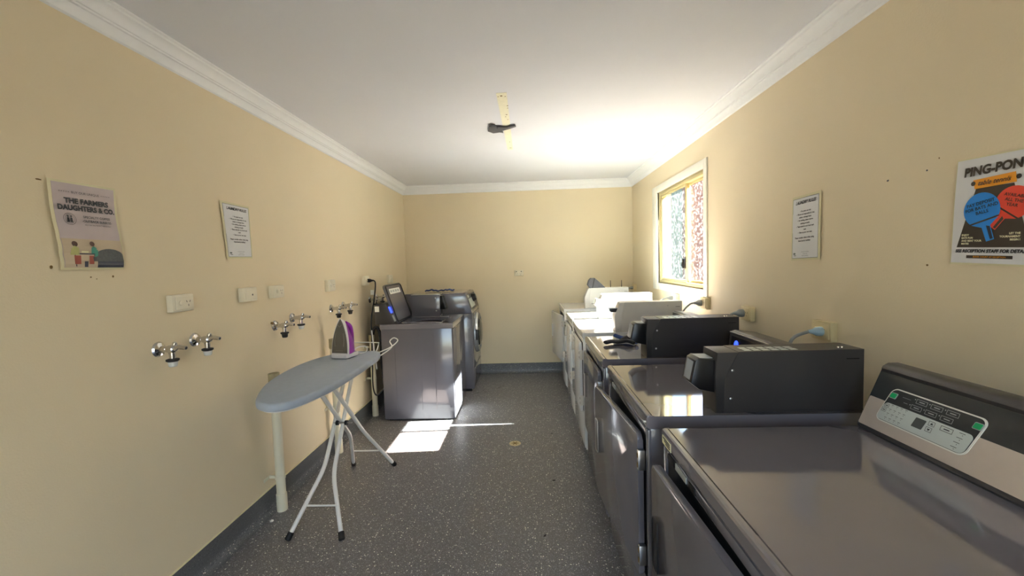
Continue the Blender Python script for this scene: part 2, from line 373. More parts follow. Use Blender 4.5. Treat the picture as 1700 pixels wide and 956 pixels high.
# coved vinyl skirting with a cream capping line
SK = [(0, 0), (0.045, 0), (0.036, 0.0012), (0.026, 0.005), (0.016, 0.012), (0.009, 0.022), (0.005, 0.036), (0.004, 0.05), (0.004, 0.1296), (0, 0.1296)]
CA = [(0, 0.1296), (0.006, 0.1296), (0.006, 0.1345), (0.0, 0.1362)]
for nm, f, pl, a, b in (('baseboard_left', lambda p: (WL+p[0], p[1]), 'xz', WF, WB), ('baseboard_right', lambda p: (WR-p[0], p[1]), 'xz', WF, WB), ('baseboard_back', lambda p: (WB-p[0], p[1]), 'yz', WL, WR)):
    s_ = struct(MB().prism([f(p) for p in SK], pl, a, b).build(nm, M['skirt'], smooth=40))
    MB().prism([f(p) for p in CA], pl, a, b).build('capping', M['cap'], s_, smooth=0)
# a thermometer-sized set of old wall marks
def mark(wall, f, u, v, w_, h_, m_='stain'):
    pts = [f(u+w_*math.cos(t)*random.uniform(.7, 1), v+h_*math.sin(t)*random.uniform(.7, 1), 0.0006) for t in [2*math.pi*i/9 for i in range(9)]]
    MB().poly(pts).build('wall_mark', M[m_], bpy.data.objects[wall], smooth=0)
for u, v, a, b in ((1.305, 1.722, .012, .003), (1.318, 1.442, .006, .008), (1.44, 1.405, .004, .003), (1.46, 1.398, .003, .002), (1.52, 1.405, .005, .005)):
    mark('wall_left', LW, u, v, a, b)
for u, v, a, b, k in ((-1.44, 1.36, .005, .004, 'stain'), (-1.60, 1.665, .006, .004, 'tape'), (-1.45, 1.67, .004, .004, 'tape'), (-1.41, 1.70, .003, .003, 'stain')):
    mark('wall_right', RW, u, v, a, b, k)
# window
wd = struct(MB().box(WR+T-0.03, WR+T, WY0, WY1, WZ0-0.04, WZ0).box(WR+0.06, WR+T+0.05, WY0-0.02, WY1+0.02, WZ0-0.045, WZ0-0.001).build('window_1', M['brick'], smooth=0))
mb = MB(); FX0, FX1 = WR+0.012, WR+0.075
fr = 0.034
for a in ((WY0, WY0+fr, WZ0, WZ1), (WY1-fr, WY1, WZ0, WZ1), (WY0+fr, WY1-fr, WZ0, WZ0+fr), (WY0+fr, WY1-fr, WZ1-fr, WZ1)):
    mb.box(FX0, FX1, a[0], a[1], a[2], a[3], 0.003)
mb.build('window_frame', M['gold'], wd)
MY = 3.625
def sash(y0, y1, x0, x1, sw):
    mb = MB(); z0, z1 = WZ0+fr-0.002, WZ1-fr+0.002
    mb.box(x0, x1, y0, y0+sw, z0, z1, 0.002); mb.box(x0, x1, y1-sw, y1, z0, z1, 0.002)
    mb.box(x0, x1, y0+sw, y1-sw, z0, z0+0.022, 0.002); mb.box(x0, x1, y0+sw, y1-sw, z1-0.022, z1, 0.002)
    return mb.build('sash', M['gold'], wd)
s1 = sash(WY0+fr-0.004, MY+0.018, FX0+0.034, FX0+0.054, 0.022)
s2 = sash(MY-0.022, WY1-fr+0.004, FX0+0.006, FX0+0.026, 0.026)
MB().box(FX0+0.042, FX0+0.046, WY0+fr, MY, WZ0+fr, WZ1-fr).build('pane', M['glassA'], s1, smooth=0)
MB().box(FX0+0.014, FX0+0.018, MY, WY1-fr, WZ0+fr, WZ1-fr).build('pane', M['glassB'], s2, smooth=0)
mb = MB().box(FX0-0.016, FX0+0.006, MY-0.016, MY+0.020, 1.315, 1.40, 0.006); mb.box(FX0-0.024, FX0-0.014, MY-0.006, MY+0.010, 1.335, 1.375, 0.003)
mb.build('latch', M['black'], wd)
mb = MB()   # architrave boards, the near one running down to the outlet below
mb.box(WR-0.011, WR+0.012, 3.130, WY0, 1.098, 2.125, 0.002); mb.box(WR-0.011, WR+0.012, WY1, 4.45, 1.098, 2.125, 0.002)
mb.box(WR-0.011, WR+0.012, WY0, WY1, WZ1, 2.125, 0.002); mb.box(WR-0.011, WR+0.012, WY0, WY1, 1.098, WZ0, 0.002)
mb.build('architrave', M['archi'], wd)
MB().box(WR+0.076, WR+T-0.031, WY0, WY1, WZ0-0.001, WZ0+0.002).build('sill_flashing', M['fence'], wd, smooth=0)

# ---------------------------------------------------------------- outside the window
struct(MB().box(-8, 30, -10, 40, -0.32, -0.12).build('ground', M['ground'], smooth=0))
tag(MB().box(6.6, 6.85, -4, 18.2, -0.12, 5.0).build('brick_wall', M['brick'], smooth=0), 'red brown brick wall outside, blurred through the near window pane', 'wall')
mb = MB()
for i in range(26): mb.box(6.6, 6.64, 18.3+i*0.33, 18.3+i*0.33+0.27, -0.12, 4.4)
mb.box(6.64, 6.70, 18.25, 26.8, 3.0, 3.12); mb.box(6.64, 6.70, 18.25, 26.8, 0.6, 0.72)
tag(mb.build('fence', M['fence'], smooth=0), 'pale grey upright fence outside, blurred through the far window pane', 'fence')

# ================================================================ OUTLETS
def outlet(f, u, v, label, w_=0.115, h_=0.075, kind='single', yel=False, group=None, d_=0.03):
    loc = f(u, v, 0); t = thing('power_outlet', label, 'power outlet', loc, group)
    pm = M['plateyel'] if yel else M['plate']
    def bx(mb, a, b, c, d, e0, e1, bev=0.0):
        P, Q = f(a, c, e0), f(b, d, e1)
        return mb.box(min(P.x, Q.x), max(P.x, Q.x), min(P.y, Q.y), max(P.y, Q.y), min(P.z, Q.z), max(P.z, Q.z), bev)
    bx(MB(), u-w_/2, u+w_/2, v-h_/2, v+h_/2, 0.0, d_, 0.004).build('mounting_block', pm, t)
    q = bx(MB(), u-w_/2+0.012, u+w_/2-0.008, v-h_/2+0.010, v+h_/2-0.008, d_, d_+0.005, 0.002).build('face_plate', pm, t)
    e = d_+0.005
    def socket(cu, cv):
        mb = MB()
        for du, dv, rot in ((-0.009, 0.006, 25), (0.009, 0.006, -25), (0, -0.011, 0)):
            c, s_ = math.cos(R(rot)), math.sin(R(rot))
            mb.poly([f(cu+du+x*c-y*s_, cv+dv+x*s_+y*c, e+0.0004) for x, y in ((-.0016, -.0045), (.0016, -.0045), (.0016, .0045), (-.0016, .0045))])
        mb.build('socket_slots', M['slot'], t, smooth=0)
    if kind == 'single':
        P = f(u-0.022, v+0.002, e); n = f(u-0.022, v+0.002, e+0.01)-P
        MB().lathe([(0, 0.011), (0.006, 0.010), (0.008, 0.006), (0.008, 0)], P, n, 20).build('switch', pm, t)
        socket(u+0.020, v); 
    elif kind == 'round':
        P = f(u+0.010, v-0.002, e); n = f(u+0.010, v-0.002, e+0.01)-P
        MB().lathe([(0, 0.005), (0.0006, 0.005), (0.0006, 0)], P, n, 12).build('socket_slots', M['slot'], t)
    elif kind == 'double':
        for k in (-1, 1):
            socket(u+k*0.024, v-0.010)
            bx(MB(), u+k*0.030-0.006, u+k*0.030+0.006, v+0.012, v+0.024, e, e+0.004, 0.001).build('switch', M['slot'], t)
    return t
outlet(LW, 1.798, 1.278, 'cream switched outlet on the left wall above the two nearest taps')
outlet(LW, 2.248, 1.281, 'cream wall plate with one small dark hole below the left laundry rules sheet', kind='round')
outlet(LW, 2.512, 1.279, 'cream wall outlet straight above the rusty second pair of taps')
outlet(LW, 3.213, 1.277, 'cream wall outlet above the third pair of taps and the iron', h_=0.088)
outlet(LW, 3.926, 1.283, 'cream wall outlet with a black plug in it', h_=0.088)
outlet(LW, 4.634, 1.272, 'small cream outlet beside the far left corner above the open washer lid', h_=0.088)
outlet(BW, -0.113, 1.279, 'cream double outlet alone on the middle of the back wall', 0.115, 0.072, 'double')
outlet(RW, -1.897, 1.070, 'yellowed outlet with a clear blue plug, nearest on the right wall', 0.125, 0.085, 'single', True)
outlet(RW, -2.542, 1.067, 'yellowed outlet with a grey plug, between the nearest outlet and window', 0.115, 0.085, 'single', True)
outlet(RW, -3.148, 1.069, 'outlet with a grey plug at the near bottom corner of the window', 0.115, 0.085, 'single', True)
outlet(RW, -3.776, 1.050, 'outlet with a thin grey plug, directly under the window', 0.115, 0.085, 'single')
outlet(RW, -5.21, 1.064, 'small outlet in the far right corner beyond the window', 0.10, 0.085, 'single', True)

# ================================================================ TAPS
def tap(y, z, label, cap='clear', rust=False, nutdrop=0.0):
    t = thing('wall_tap', label, 'tap', (WL, y, z))
    MB().lathe([(0.0, 0.031), (0.003, 0.032), (0.010, 0.027), (0.014, 0.016), (0.016, 0.013), (0.045, 0.012)], (WL, y, z), (1, 0, 0), 28).build('flange', M['chrome'], t)
    mb = MB().lathe([(0.0, 0.013), (0.01, 0.016), (0.03, 0.016), (0.036, 0.012), (0.042, 0.010)], (WL+0.038, y, z), (1, 0, 0), 20)
    mb.lathe([(0, 0.010), (0.012, 0.0115), (0.030, 0.0115), (0.044, 0.0105)], (WL+0.060, y, z), (0, 0, -1), 20)
    mb.build('tap_body', M['chrome'], t)
    h = MB().tube(catmull([(WL+0.075, y, z), (WL+0.088, y, z+0.008), (WL+0.104, y, z+0.006), (WL+0.122, y, z+0.003)], 4), [0.010]*4+[0.0095]*4+[0.0085]*4+[0.0075], 14)
    h.lathe([(0, 0.006), (0.014, 0.010), (0.022, 0.008), (0.026, 0.0)], (WL+0.068, y, z+0.006), (0.35, 0, 1), 16)
    hh = h.build('lever', M['chrome'], t)
    MB().lathe([(0, 0.0055), (0.002, 0.0045), (0.002, 0)], (WL+0.1215, y, z+0.003), (1, 0, 0), 12).build('marker', M['black'], hh)
    MB().lathe([(0, 0.017), (0.002, 0.0235), (0.009, 0.0235), (0.013, 0.017), (0.013, 0.011)], (WL+0.060, y, z-0.040), (0, 0, -1), 24).build('hose_nut', M['rubber'], t)
    MB().lathe([(0, 0.0175), (0.004, 0.0175), (0.018, 0.0155), (0.022, 0.012), (0.022, 0)], (WL+0.060, y, z-0.052), (0, 0, -1), 24).build('end_cap', M[cap], t)
    if rust:
        MB().tube([(WL-0.01, y-0.035, z+0.022), (WL+0.012, y-0.028, z+0.018)], 0.007, 10).build('pipe_stub', M['stain'], t)
    return t
tap(1.684, 1.095, 'chrome wall tap with clear cap, nearest tap to the camera')
tap(1.877, 1.100, 'chrome wall tap with clear cap, to the right of the nearest tap')
tap(2.495, 1.072, 'chrome wall tap with black cap and rusty stub, left of the second pair', 'rubber', True)
tap(2.685, 1.095, 'chrome wall tap with pale cap, right of the second pair')
tap(3.235, 1.095, 'chrome wall tap with black cap, left of the pair above the iron', 'rubber')
tap(3.450, 1.098, 'chrome wall tap with black cap, right of the pair above the iron', 'rubber')
tap(4.045, 1.092, 'tap partly crossed by the hanging black cord', 'chrome')
tap(4.235, 1.102, 'chrome tap farthest along the left wall, behind the open washer', 'chrome')

# ================================================================ STANDPIPES
def standpipe(y, ztop, label, cl=(0.19,)):
    x = -1.484; t = thing('drain_pipe', label, 'pipe', (x, y, 0))
    MB().lathe([(0, 0.029), (0.10, 0.029), (0.101, 0.025), (ztop-0.06, 0.025), (ztop-0.06, 0.020)], (x, y, 0), (0, 0, 1), 24).build('pipe', M['pipe'], t)
    MB().lathe([(ztop-0.075, 0.0255), (ztop-0.07, 0.030), (ztop, 0.030), (ztop, 0.024), (ztop-0.03, 0.023), (ztop-0.03, 0)], (x, y, 0), (0, 0, 1), 24).build('pipe_cup', M['pipecap'], t)
    for z in cl:
        mb = MB().lathe([(z-0.009, 0.026), (z-0.009, 0.0285), (z+0.009, 0.0285), (z+0.009, 0.026)], (x, y, 0), (0, 0, 1), 24)
        mb.box(WL, x-0.02, y-0.006, y+0.006, z-0.008, z+0.008); mb.box(WL, WL+0.004, y-0.055, y-0.0, z-0.009, z+0.009, 0.001)
        mb.build('pipe_clamp', M['pipe'], t)
standpipe(2.35, 0.815, 'cream waste pipe standing by the left wall, nearest, behind board nose', (0.20,))
standpipe(3.10, 0.880, 'cream waste pipe standing behind the ironing board legs', (0.35,))
standpipe(3.88, 0.775, 'cream waste pipe between the wall and the open-lid washer', (0.36, 0.66))
tag(MB().tube(catmull([(-1.478, 3.88, 0.765), (-1.46, 3.88, 0.83), (-1.43, 3.89, 0.84), (-1.405, 3.89, 0.75), (-1.40, 3.89, 0.50), (-1.39, 3.90, 0.3)], 6), 0.015, 12).build('drain_hose', M['rubber']),
    'black drain hose hooked into the pipe behind the open-lid washer', 'hose')

# ================================================================ DRYERS (right-hand row)
X0, X1, TZ = 0.376, 1.10, 0.895
def dryer(y0, y1, label, dm, tm, bm_, box=None, ajar=0.0, door_mode='single', console=True, x0=X0, reader='side', group=None, doorz=(0.30, 0.812), rim=None):
    cx, cy = (x0+X1)/2, (y0+y1)/2
    t = thing('clothes_dryer', label, 'dryer', (cx, cy, 0), group)
    dk = dm is M['dark']; rim = rim or (M['steel'] if dk else M['white'])
    # cabinet body with a slightly recessed plinth
    mb = MB().box(x0+0.012, X1-0.02, y0+0.004, y1-0.004, 0.035, TZ-0.046, 0.006)
    mb.box(x0+0.03, X1-0.03, y0+0.012, y1-0.012, 0.0, 0.04)
    mb.box(x0+0.004, x0+0.02, y0+0.004, y0+0.030, 0.05, TZ-0.05, 0.005); mb.box(x0+0.004, x0+0.02, y1-0.030, y1-0.004, 0.05, TZ-0.05, 0.005)
    mb.build('cabinet', dm, t)
    # top: pressed lid with a rolled front edge
    pr = [(x0+0.010, TZ-0.046), (x0+0.003, TZ-0.043), (x0, TZ-0.036), (x0, TZ-0.009), (x0+0.0025, TZ-0.003), (x0+0.008, TZ), (x0+0.016, TZ), (x0+0.022, TZ-0.003), (x0+0.026, TZ-0.003),
          (X1-0.016, TZ-0.003), (X1-0.012, TZ-0.003), (X1-0.003, TZ-0.004), (X1, TZ-0.008), (X1, TZ-0.046)]
    MB().prism(pr, 'xz', y0, y1, 0.003, 2).build('top_panel', tm, t, smooth=22)
    # front panel strip between the lid and the door
    fp = MB().box(x0+0.004, x0+0.02, y0+0.032, y1-0.032, doorz[1]+0.006, TZ-0.05, 0.003).build('upper_front_panel', dm, t)
    MB().box(x0+0.004, x0+0.02, y0+0.032, y1-0.032, 0.05, doorz[0]-0.006, 0.003).build('lower_front_panel', dm, t)
    MB().box(x0+0.0105, x0+0.0125, y0+0.030, y1-0.030, doorz[0]-0.01, doorz[1]+0.01).build('door_opening', M['void'], t, smooth=0)
    # door, hinged on its near edge
    hy = y0+0.052; dw = (y1-0.045)-hy
    def swing(co):
        a = R(ajar); x, y = co.x-(x0+0.004), co.y-hy
        return Vector((x0+0.004+x*math.cos(a)-y*math.sin(a), hy+x*math.sin(a)+y*math.cos(a), co.z))
    def place(mb):
        for v in mb.bm.verts: v.co = swing(v.co)
        return mb
    outl = rrect(hy, hy+dw, doorz[0], doorz[1], 0.022)
    d = place(MB().prism(outl, 'yz', x0+0.002, x0-0.018, 0.005, 2)).build('door', dm, t)
    h0, h1 = hy+dw-0.052, hy+dw-0.014
    za, zb = (0.505, 0.655)
    place(MB().prism(rrect(h0, h1, za, zb, 0.010), 'yz', x0-0.0185, x0-0.0215, 0.001)).build('handle', M['black'] if dk else M['keyline'], d)
    mb = MB().tube([(x0-0.020, a, b) for a, b in rrect(h0-0.001, h1+0.001, za-0.002, zb+0.002, 0.010)], 0.0032, closed=True)
    place(mb).build('handle_rim', rim, d)
    for z in ((doorz[0]+0.09), (doorz[1]-0.085)):
        mb = MB().box(x0-0.021, x0+0.004, hy-0.020, hy-0.004, z-0.035, z+0.035, 0.002)
        hg = mb.build('hinge', M['steel'] if dk else M['whitebox'], t)
        mb = MB()
        for k in (-1, 1): mb.box(x0-0.0225, x0-0.0205, hy-0.017, hy-0.007, z+k*0.017-0.008, z+k*0.017+0.008, 0.0005)
        mb.build('hinge_screw', M['stain'] if dk else M['slot'], hg)
    # console along the back
    if console:
        cy0 = y0+0.004 if not box else box[1]+0.004
        P = [(0.945, TZ-0.004), (0.948, TZ+0.03), (0.962, TZ+0.150), (0.968, TZ+0.158), (0.985, TZ+0.162), (1.075, TZ+0.150), (1.092, TZ+0.142), (1.098, TZ+0.12), (1.098, TZ-0.004)]
        c_ = MB().prism(P, 'xz', cy0, y1-0.010, 0.003, 2).build('control_console', M['darkcon'] if dk else M['white'], t, smooth=40)
        f = lambda y, z: Vector((0.945+ (z-(TZ-0.004))*0.11 - 0.002, y, z))
        q = [f(cy0+0.02, TZ+0.02), f(y1-0.03, TZ+0.02), f(y1-0.035, TZ+0.138), f(cy0+0.025, TZ+0.138)]
        MB().poly(q).build('console_fascia', M['black'] if dk else M['whitebox'], c_, smooth=0)
        MB().box(0.959, 0.966, cy0+0.004, y1-0.012, TZ+0.150, TZ+0.156, 0.002).build('console_trim', M['steel'], c_)
        if dk:
            MB().lathe([(0, 0.018), (0.002, 0.017), (0.002, 0)], f(y1-0.085, TZ+0.105), (-1, 0, 0.1), 20).build('blue_indicator', M['screenblue'], c_)
    if box:
        bt = TZ+0.200 if len(box) < 3 else box[2]
        by0, by1 = box[0], box[1]
        bx0, bx1 = 0.608, 1.080
        P = [(bx0, TZ-0.003), (bx0, TZ+0.120), (bx0+0.004, bt), (bx1, bt), (bx1, TZ-0.003)] if dk else [(bx0+0.004, TZ-0.003), (bx0, TZ+0.115), (bx0+0.040, bt-0.004), (bx0+0.050, bt), (bx1, bt), (bx1, TZ-0.003)]
        b_ = MB().prism(P, 'xz', by0, by1, 0.003, 2).build('payment_box', bm_, t)
        # cover seam and rear cover plate standing a touch proud
        s0, s1_ = (0.026, 0.074) if dk else (0.045, 0.070)
        Q = [(bx0+s0, TZ), (bx0+s0+0.004, TZ+0.118), (bx0+s1_, bt+0.0015), (bx1+0.0005, bt+0.0015), (bx1+0.0005, TZ)]
        MB().prism(Q, 'xz', by0-0.0025, by1+0.001, 0.0015, 1).build('cover_plate', bm_, b_)
        if dk:
            mb = MB()
            for sx, sz in ((bx0+0.054, TZ+0.140), (bx0+0.048, TZ+0.046)):
                mb.lathe([(0, 0.0048), (0.002, 0.0042), (0.003, 0.002), (0.003, 0)], (sx, by0-0.002, sz), (0, -1, 0), 14)
            mb.build('cover_screw', M['steel'], b_)
            mb = MB().box(bx1-0.056, bx1-0.016, by0-0.0035, by0-0.002, TZ+0.170, TZ+0.1735)
            mb.build('vent_slot', M['void'], b_, smooth=0)
            mb = MB()
            for i in range(6):
                for j in range(2): mb.box(bx0+0.10+i*0.030, bx0+0.122+i*0.030, by0+0.012+j*0.030, by0+0.034+j*0.030, bt+0.001, bt+0.0022)
            mb.build('printed_notice', M['lcdgrey'], b_, smooth=0)
            mb = MB()
            for dx in (0.0, 0.012): mb.lathe([(0, 0.0045), (0.004, 0.004), (0.005, 0.0)], (bx1-0.06+dx, by0+0.03, bt+0.001), (0, 0, 1), 12)
            mb.build('lock_button', M['chrome'], b_)
            # card reader jutting forward
            a0, a1 = by0+0.010, by1-0.016
            P = [(bx0+0.002, TZ+0.063), (bx0-0.050, TZ+0.075), (bx0-0.076, TZ+0.098), (bx0-0.060, TZ+0.172), (bx0-0.048, TZ+0.180), (bx0+0.002, TZ+0.174)]
            r_ = MB().prism(P, 'xz', a0, a1, 0.003, 2)
            rd = r_.build('card_reader', M['black'], t)
            dx, dz = 0.016, 0.074
            g = lambda y, k, o_: Vector((bx0-0.076+dx*k-o_*0.97, y, TZ+0.098+dz*k+o_*0.21))
            MB().poly([g(a0+0.014, 0.08, 0.0010), g(a1-0.014, 0.08, 0.0010), g(a1-0.014, 0.92, 0.0010), g(a0+0.014, 0.92, 0.0010)]).build('reader_screen', M['screen'], rd, smooth=0)
            MB().box(bx0-0.046, bx0-0.002, a0+0.008, a1-0.008, TZ+0.1775, TZ+0.1795).build('reader_top_label', M['keyline'], rd, smooth=0)
        else:
            mb = MB().lathe([(0, 0.004), (0.002, 0.0035), (0.002, 0)], (bx0+0.022, by0-0.002, TZ+0.02), (0, -1, 0), 12)
            mb.lathe([(0, 0.005), (0.002, 0.004), (0.002, 0)], (bx1-0.10, by0-0.002, TZ+0.180), (0, -1, 0), 12)
            mb.build('cover_screw', M['steel'], b_)
            mb = MB().box(bx1-0.046, bx1-0.016, by0-0.0035, by0-0.002, TZ+0.170, TZ+0.173).build('vent_slot', M['slot'], b_, smooth=0)
            if reader == 'shelf':
                rd = MB().prism([(bx0-0.030, TZ+0.145), (bx0-0.034, TZ+0.166), (bx0+0.046, TZ+0.166), (bx0+0.030, TZ+0.140), (bx0-0.022, TZ+0.140)], 'xz', by0+0.012, by1-0.012, 0.003).build('card_reader', M['black'], t)
                MB().box(bx0-0.036, bx0+0.046, by0+0.012, by1-0.012, TZ+0.166, TZ+0.169, 0.001).build('reader_screen', M['screen'], rd)
            elif reader == 'raised':
                P = [(bx0+0.060, TZ+0.216), (bx0+0.036, TZ+0.250), (bx0+0.052, TZ+0.300), (bx0+0.075, TZ+0.322), (bx0+0.120, TZ+0.318), (bx0+0.225, TZ+0.220), (bx0+0.225, TZ+0.200), (bx0+0.075, TZ+0.200)]
                rd = MB().prism(P, 'xz', by0+0.010, by1-0.016, 0.005).build('card_reader', M['tape'], t)
                MB().prism([(bx0+0.108, TZ+0.322), (bx0+0.116, TZ+0.321), (bx0+0.088, TZ+0.200), (bx0+0.080, TZ+0.200)], 'xz', by0+0.009, by1-0.015).build('reader_seam', M['black'], rd)
                mb = MB()
                for xx in (bx0+0.295, bx0+0.415): mb.cyl((xx, by1-0.03, bt), (xx, by1-0.03, bt+0.075), 0.0035, 0.0028, 8)
                mb.build('antenna', M['black'], b_)
            else:
                P = [(bx0+0.002, TZ+0.100), (bx0-0.028, TZ+0.118), (bx0-0.010, TZ+0.175), (bx0+0.040, TZ+0.175)]
                rd = MB().prism(P, 'xz', by0+0.012, by1-0.012, 0.003).build('card_reader', M['whitebox'], t)
                MB().box(bx0-0.05, bx0+0.01, by0+0.03, by0+0.045, TZ+0.128, TZ+0.132).build('reader_slot', M['slot'], rd)
    return t
A = dict(dm=M['dark'], tm=M['darktop'], bm_=M['darkbox']); Wt = dict(dm=M['white'], tm=M['white'], bm_=M['whitebox'])
dB = dryer(1.373, 2.056, 'charcoal dryer with door ajar, between the nearest dryer and the cloth-topped one', box=(1.392, 1.500), ajar=5.2, **A)
dC = dryer(2.190, 2.860, 'charcoal dryer with a crumpled black cloth lying on its top', box=(2.202, 2.318), ajar=0.0, **A)
dD = dryer(3.003, 3.655, 'white dryer next to the charcoal ones, nearest of the three white', box=(3.004, 3.10, 1.104), reader='shelf', **Wt)
dE = dryer(3.690, 4.330, 'white dryer in the middle of the three white ones', box=(3.722, 3.82, 1.108), reader='small', **Wt)
dF = dryer(4.545, 5.225, 'white dryer in the far corner with its door ajar', box=(4.585, 4.69, 1.108), reader='raised', ajar=8.0, **Wt)
# nearest dryer: electronic panel, no payment box
dA = dryer(0.590, 1.271, 'charcoal dryer with silver control panel and green keys, nearest to the camera', console=False, x0=0.392, ajar=2.6, rim=M['black'], **A)
SL = Vector((0.067, 0, 0.16)).normalized(); NO = Vector((-SL.z, 0, SL.x))
FO = Vector((0.969, 1.266, 0.903))
def AP(u, v, d=0.0): return FO + SL*v + NO*d + Vector((0, -u, 0))
P = [(0.969, 0.892), (0.965, 0.898), (0.969, 0.903), (1.0345, 1.058), (1.030, 1.068), (1.034, 1.076), (1.048, 1.084), (1.075, 1.084), (1.098, 1.076), (1.100, 1.05), (1.100, 0.892)]
con = MB().prism(P, 'xz', 0.600, 1.264, 0.004, 2).build('control_console', M['darkcon'], dA, smooth=40)
def face(u0, u1, v0, v1, d0, d1, r, slant=0.18):
    pts = rrect(u0, u1, v0, v1, r)
    mb = MB(); t = bmesh.new()
    A_ = [t.verts.new(AP(u+(v-v0)*slant, v, d0)) for u, v in pts]; B_ = [t.verts.new(AP(u+(v-v0)*slant, v, d1)) for u, v in pts]
    t.faces.new(A_); t.faces.new(B_[::-1]); n = len(pts)
    for i in range(n): t.faces.new((A_[i], B_[i], B_[(i+1) % n], A_[(i+1) % n]))
    return mb._merge(t)
face(0.004, 0.660, 0.004, 0.090, -0.004, 0.0045, 0.004, 0).build('silver_fascia', M['silver'], con)
face(0.004, 0.660, 0.0905, 0.166, -0.004, 0.0040, 0.004, 0).build('black_fascia', M['overlay'], con)
face(0.048, 0.296, 0.034, 0.134, 0.003, 0.0062, 0.018).build('panel_border', M['line'], con)
face(0.0515, 0.2925, 0.0375, 0.1305, 0.003, 0.0068, 0.015).build('panel_overlay', M['overlay'], con)
face(0.0525, 0.2912, 0.0385, 0.0890, 0.003, 0.0073, 0.012).build('panel_overlay_lower', M['lcdgrey'], con)
for u, v in ((0.076, 0.112), (0.296, 0.112)):
    g = face(u-0.0105, u+0.0095, v-0.0085, v+0.0085, 0.006, 0.0078, 0.003).build('green_key', M['keyline'], con)
    face(u-0.0085, u+0.0078, v-0.0068, v+0.0068, 0.006, 0.0086, 0.002).build('key_face', M['green'], g)
face(0.156, 0.184, 0.054, 0.080, 0.006, 0.0080, 0.002).build('display', M['lcd'], con)
sh = Sheet(lambda u, v, d: AP(u, v, 0.0076+d*0.4))
for j, (bu, bv) in enumerate(((0.143, 0.119), (0.183, 0.119), (0.223, 0.119), (0.135, 0.101), (0.175, 0.101), (0.215, 0.101))):
    sh.frame('keyline', bu, bu+0.030, bv-0.006, bv+0.006, 0.0011); sh.rect('keyline', bu+0.008, bu+0.023, bv-0.0012, bv+0.0012); sh.disc('keyline', bu-0.004, bv+0.003, 0.0016)
for bu, bv in ((0.195, 0.078), (0.193, 0.062)): sh.frame('ink', bu, bu+0.016, bv-0.006, bv+0.006, 0.0009)
sh.poly('ink', [(0.199, 0.0755), (0.207, 0.0755), (0.203, 0.081)]); sh.poly('ink', [(0.197, 0.064), (0.205, 0.064), (0.201, 0.0585)])
sh.frame('ink', 0.225, 0.255, 0.072, 0.084, 0.0011); sh.rect('ink', 0.233, 0.247, 0.0768, 0.0792)
sh.rect('keyline', 0.104, 0.128, 0.116, 0.1168); sh.rect('keyline', 0.112, 0.124, 0.1030, 0.1040)
for bu, bv in ((0.064, 0.080), (0.060, 0.067)): sh.frame('ink', bu, bu+0.014, bv-0.005, bv+0.005, 0.0008); sh.rect('ink', bu+0.003, bu+0.011, bv-0.001, bv+0.001)
for i in range(4):
    for j in range(4): sh.rect('ink', 0.084+i*0.014-j*0.002, 0.091+i*0.014-j*0.002, 0.0855-j*0.0125, 0.0866-j*0.0125); sh.disc('ink', 0.087+i*0.014-j*0.002, 0.082-j*0.0125, 0.0009, n=8)
for j in range(4): sh.rect('ink', 0.268-j*0.002, 0.282-j*0.002, 0.083-j*0.012, 0.0842-j*0.012); sh.disc('ink', 0.277-j*0.002, 0.079-j*0.012, 0.001, n=8)
sh.build(con, dict(keyline='key_outline', ink='key_lettering'))
# rating label and slots on the front under the lid of the nearest dryer
up_ = [c for c in dA.children if c.name.startswith('upper_front')][0] if dA.children else None
mb = MB().box(0.3905, 0.3935, 1.185, 1.258, 0.856, 0.880, 0.0005); lab = mb.build('rating_label', M['cream'], dA, smooth=0)
mb = MB()
for i, k in enumerate((0.874, 0.868, 0.862)): mb.box(0.3895, 0.3906, 1.19, 1.25-0.012*i, k, k+0.003)
mb.build('label_lettering', M['ink'], lab, smooth=0)
MB().box(0.393, 0.3965, 1.165, 1.215, 0.822, 0.842, 0.001).build('front_recess', M['void'], dA)
MB().box(0.393, 0.3963, 1.075, 1.155, 0.823, 0.841, 0.001).build('instruction_strip', M['keyline'], dA, smooth=0)
MB().box(0.393, 0.3965, 1.02, 1.06, 0.823, 0.841, 0.001).build('front_recess', M['void'], dA)
# the same two dark slots show above the open door
MB().box(0.3775, 0.3805, 1.965, 2.00, 0.822, 0.842, 0.001).build('front_recess', M['void'], dB)
MB().box(0.3775, 0.3803, 1.89, 1.95, 0.823, 0.841, 0.001).build('instruction_strip', M['keyline'], dB, smooth=0)

# crumpled cloth on the third dryer
t = thing('crumpled_cloth', 'crumpled black and navy cloth lying on a charcoal dryer top', 'cloth', (0.56, 2.62, TZ))
zt = TZ+0.001
def strap(pts, w_, th, m_, nm):
    pts = catmull(pts, 6); rings = []
    for i, p in enumerate(pts):
        d = (pts[min(i+1, len(pts)-1)]-pts[max(i-1, 0)]).normalized(); s_ = d.cross(Vector((0, 0, 1))).normalized(); n = s_.cross(d)
        ww = w_*(0.6+0.4*math.sin(math.pi*min(1, (i+2)/len(pts)*1.1)))
        rings.append([p+s_*ww*math.cos(a)+n*(th*math.sin(a)) for a in [2*math.pi*k/10 for k in range(10)]])
    MB().loft(rings).build(nm, m_, t, smooth=70)
strap([(0.462, 2.56, zt+0.012), (0.50, 2.585, zt+0.014), (0.545, 2.58, zt+0.011), (0.59, 2.56, zt+0.020), (0.625, 2.53, zt+0.012)], 0.030, 0.011, M['blackcloth'], 'black_strap')
strap([(0.545, 2.70, zt+0.030), (0.575, 2.66, zt+0.022), (0.61, 2.62, zt+0.016), (0.645, 2.57, zt+0.020), (0.64, 2.54, zt+0.012)], 0.022, 0.011, M['bluecloth'], 'blue_fold')
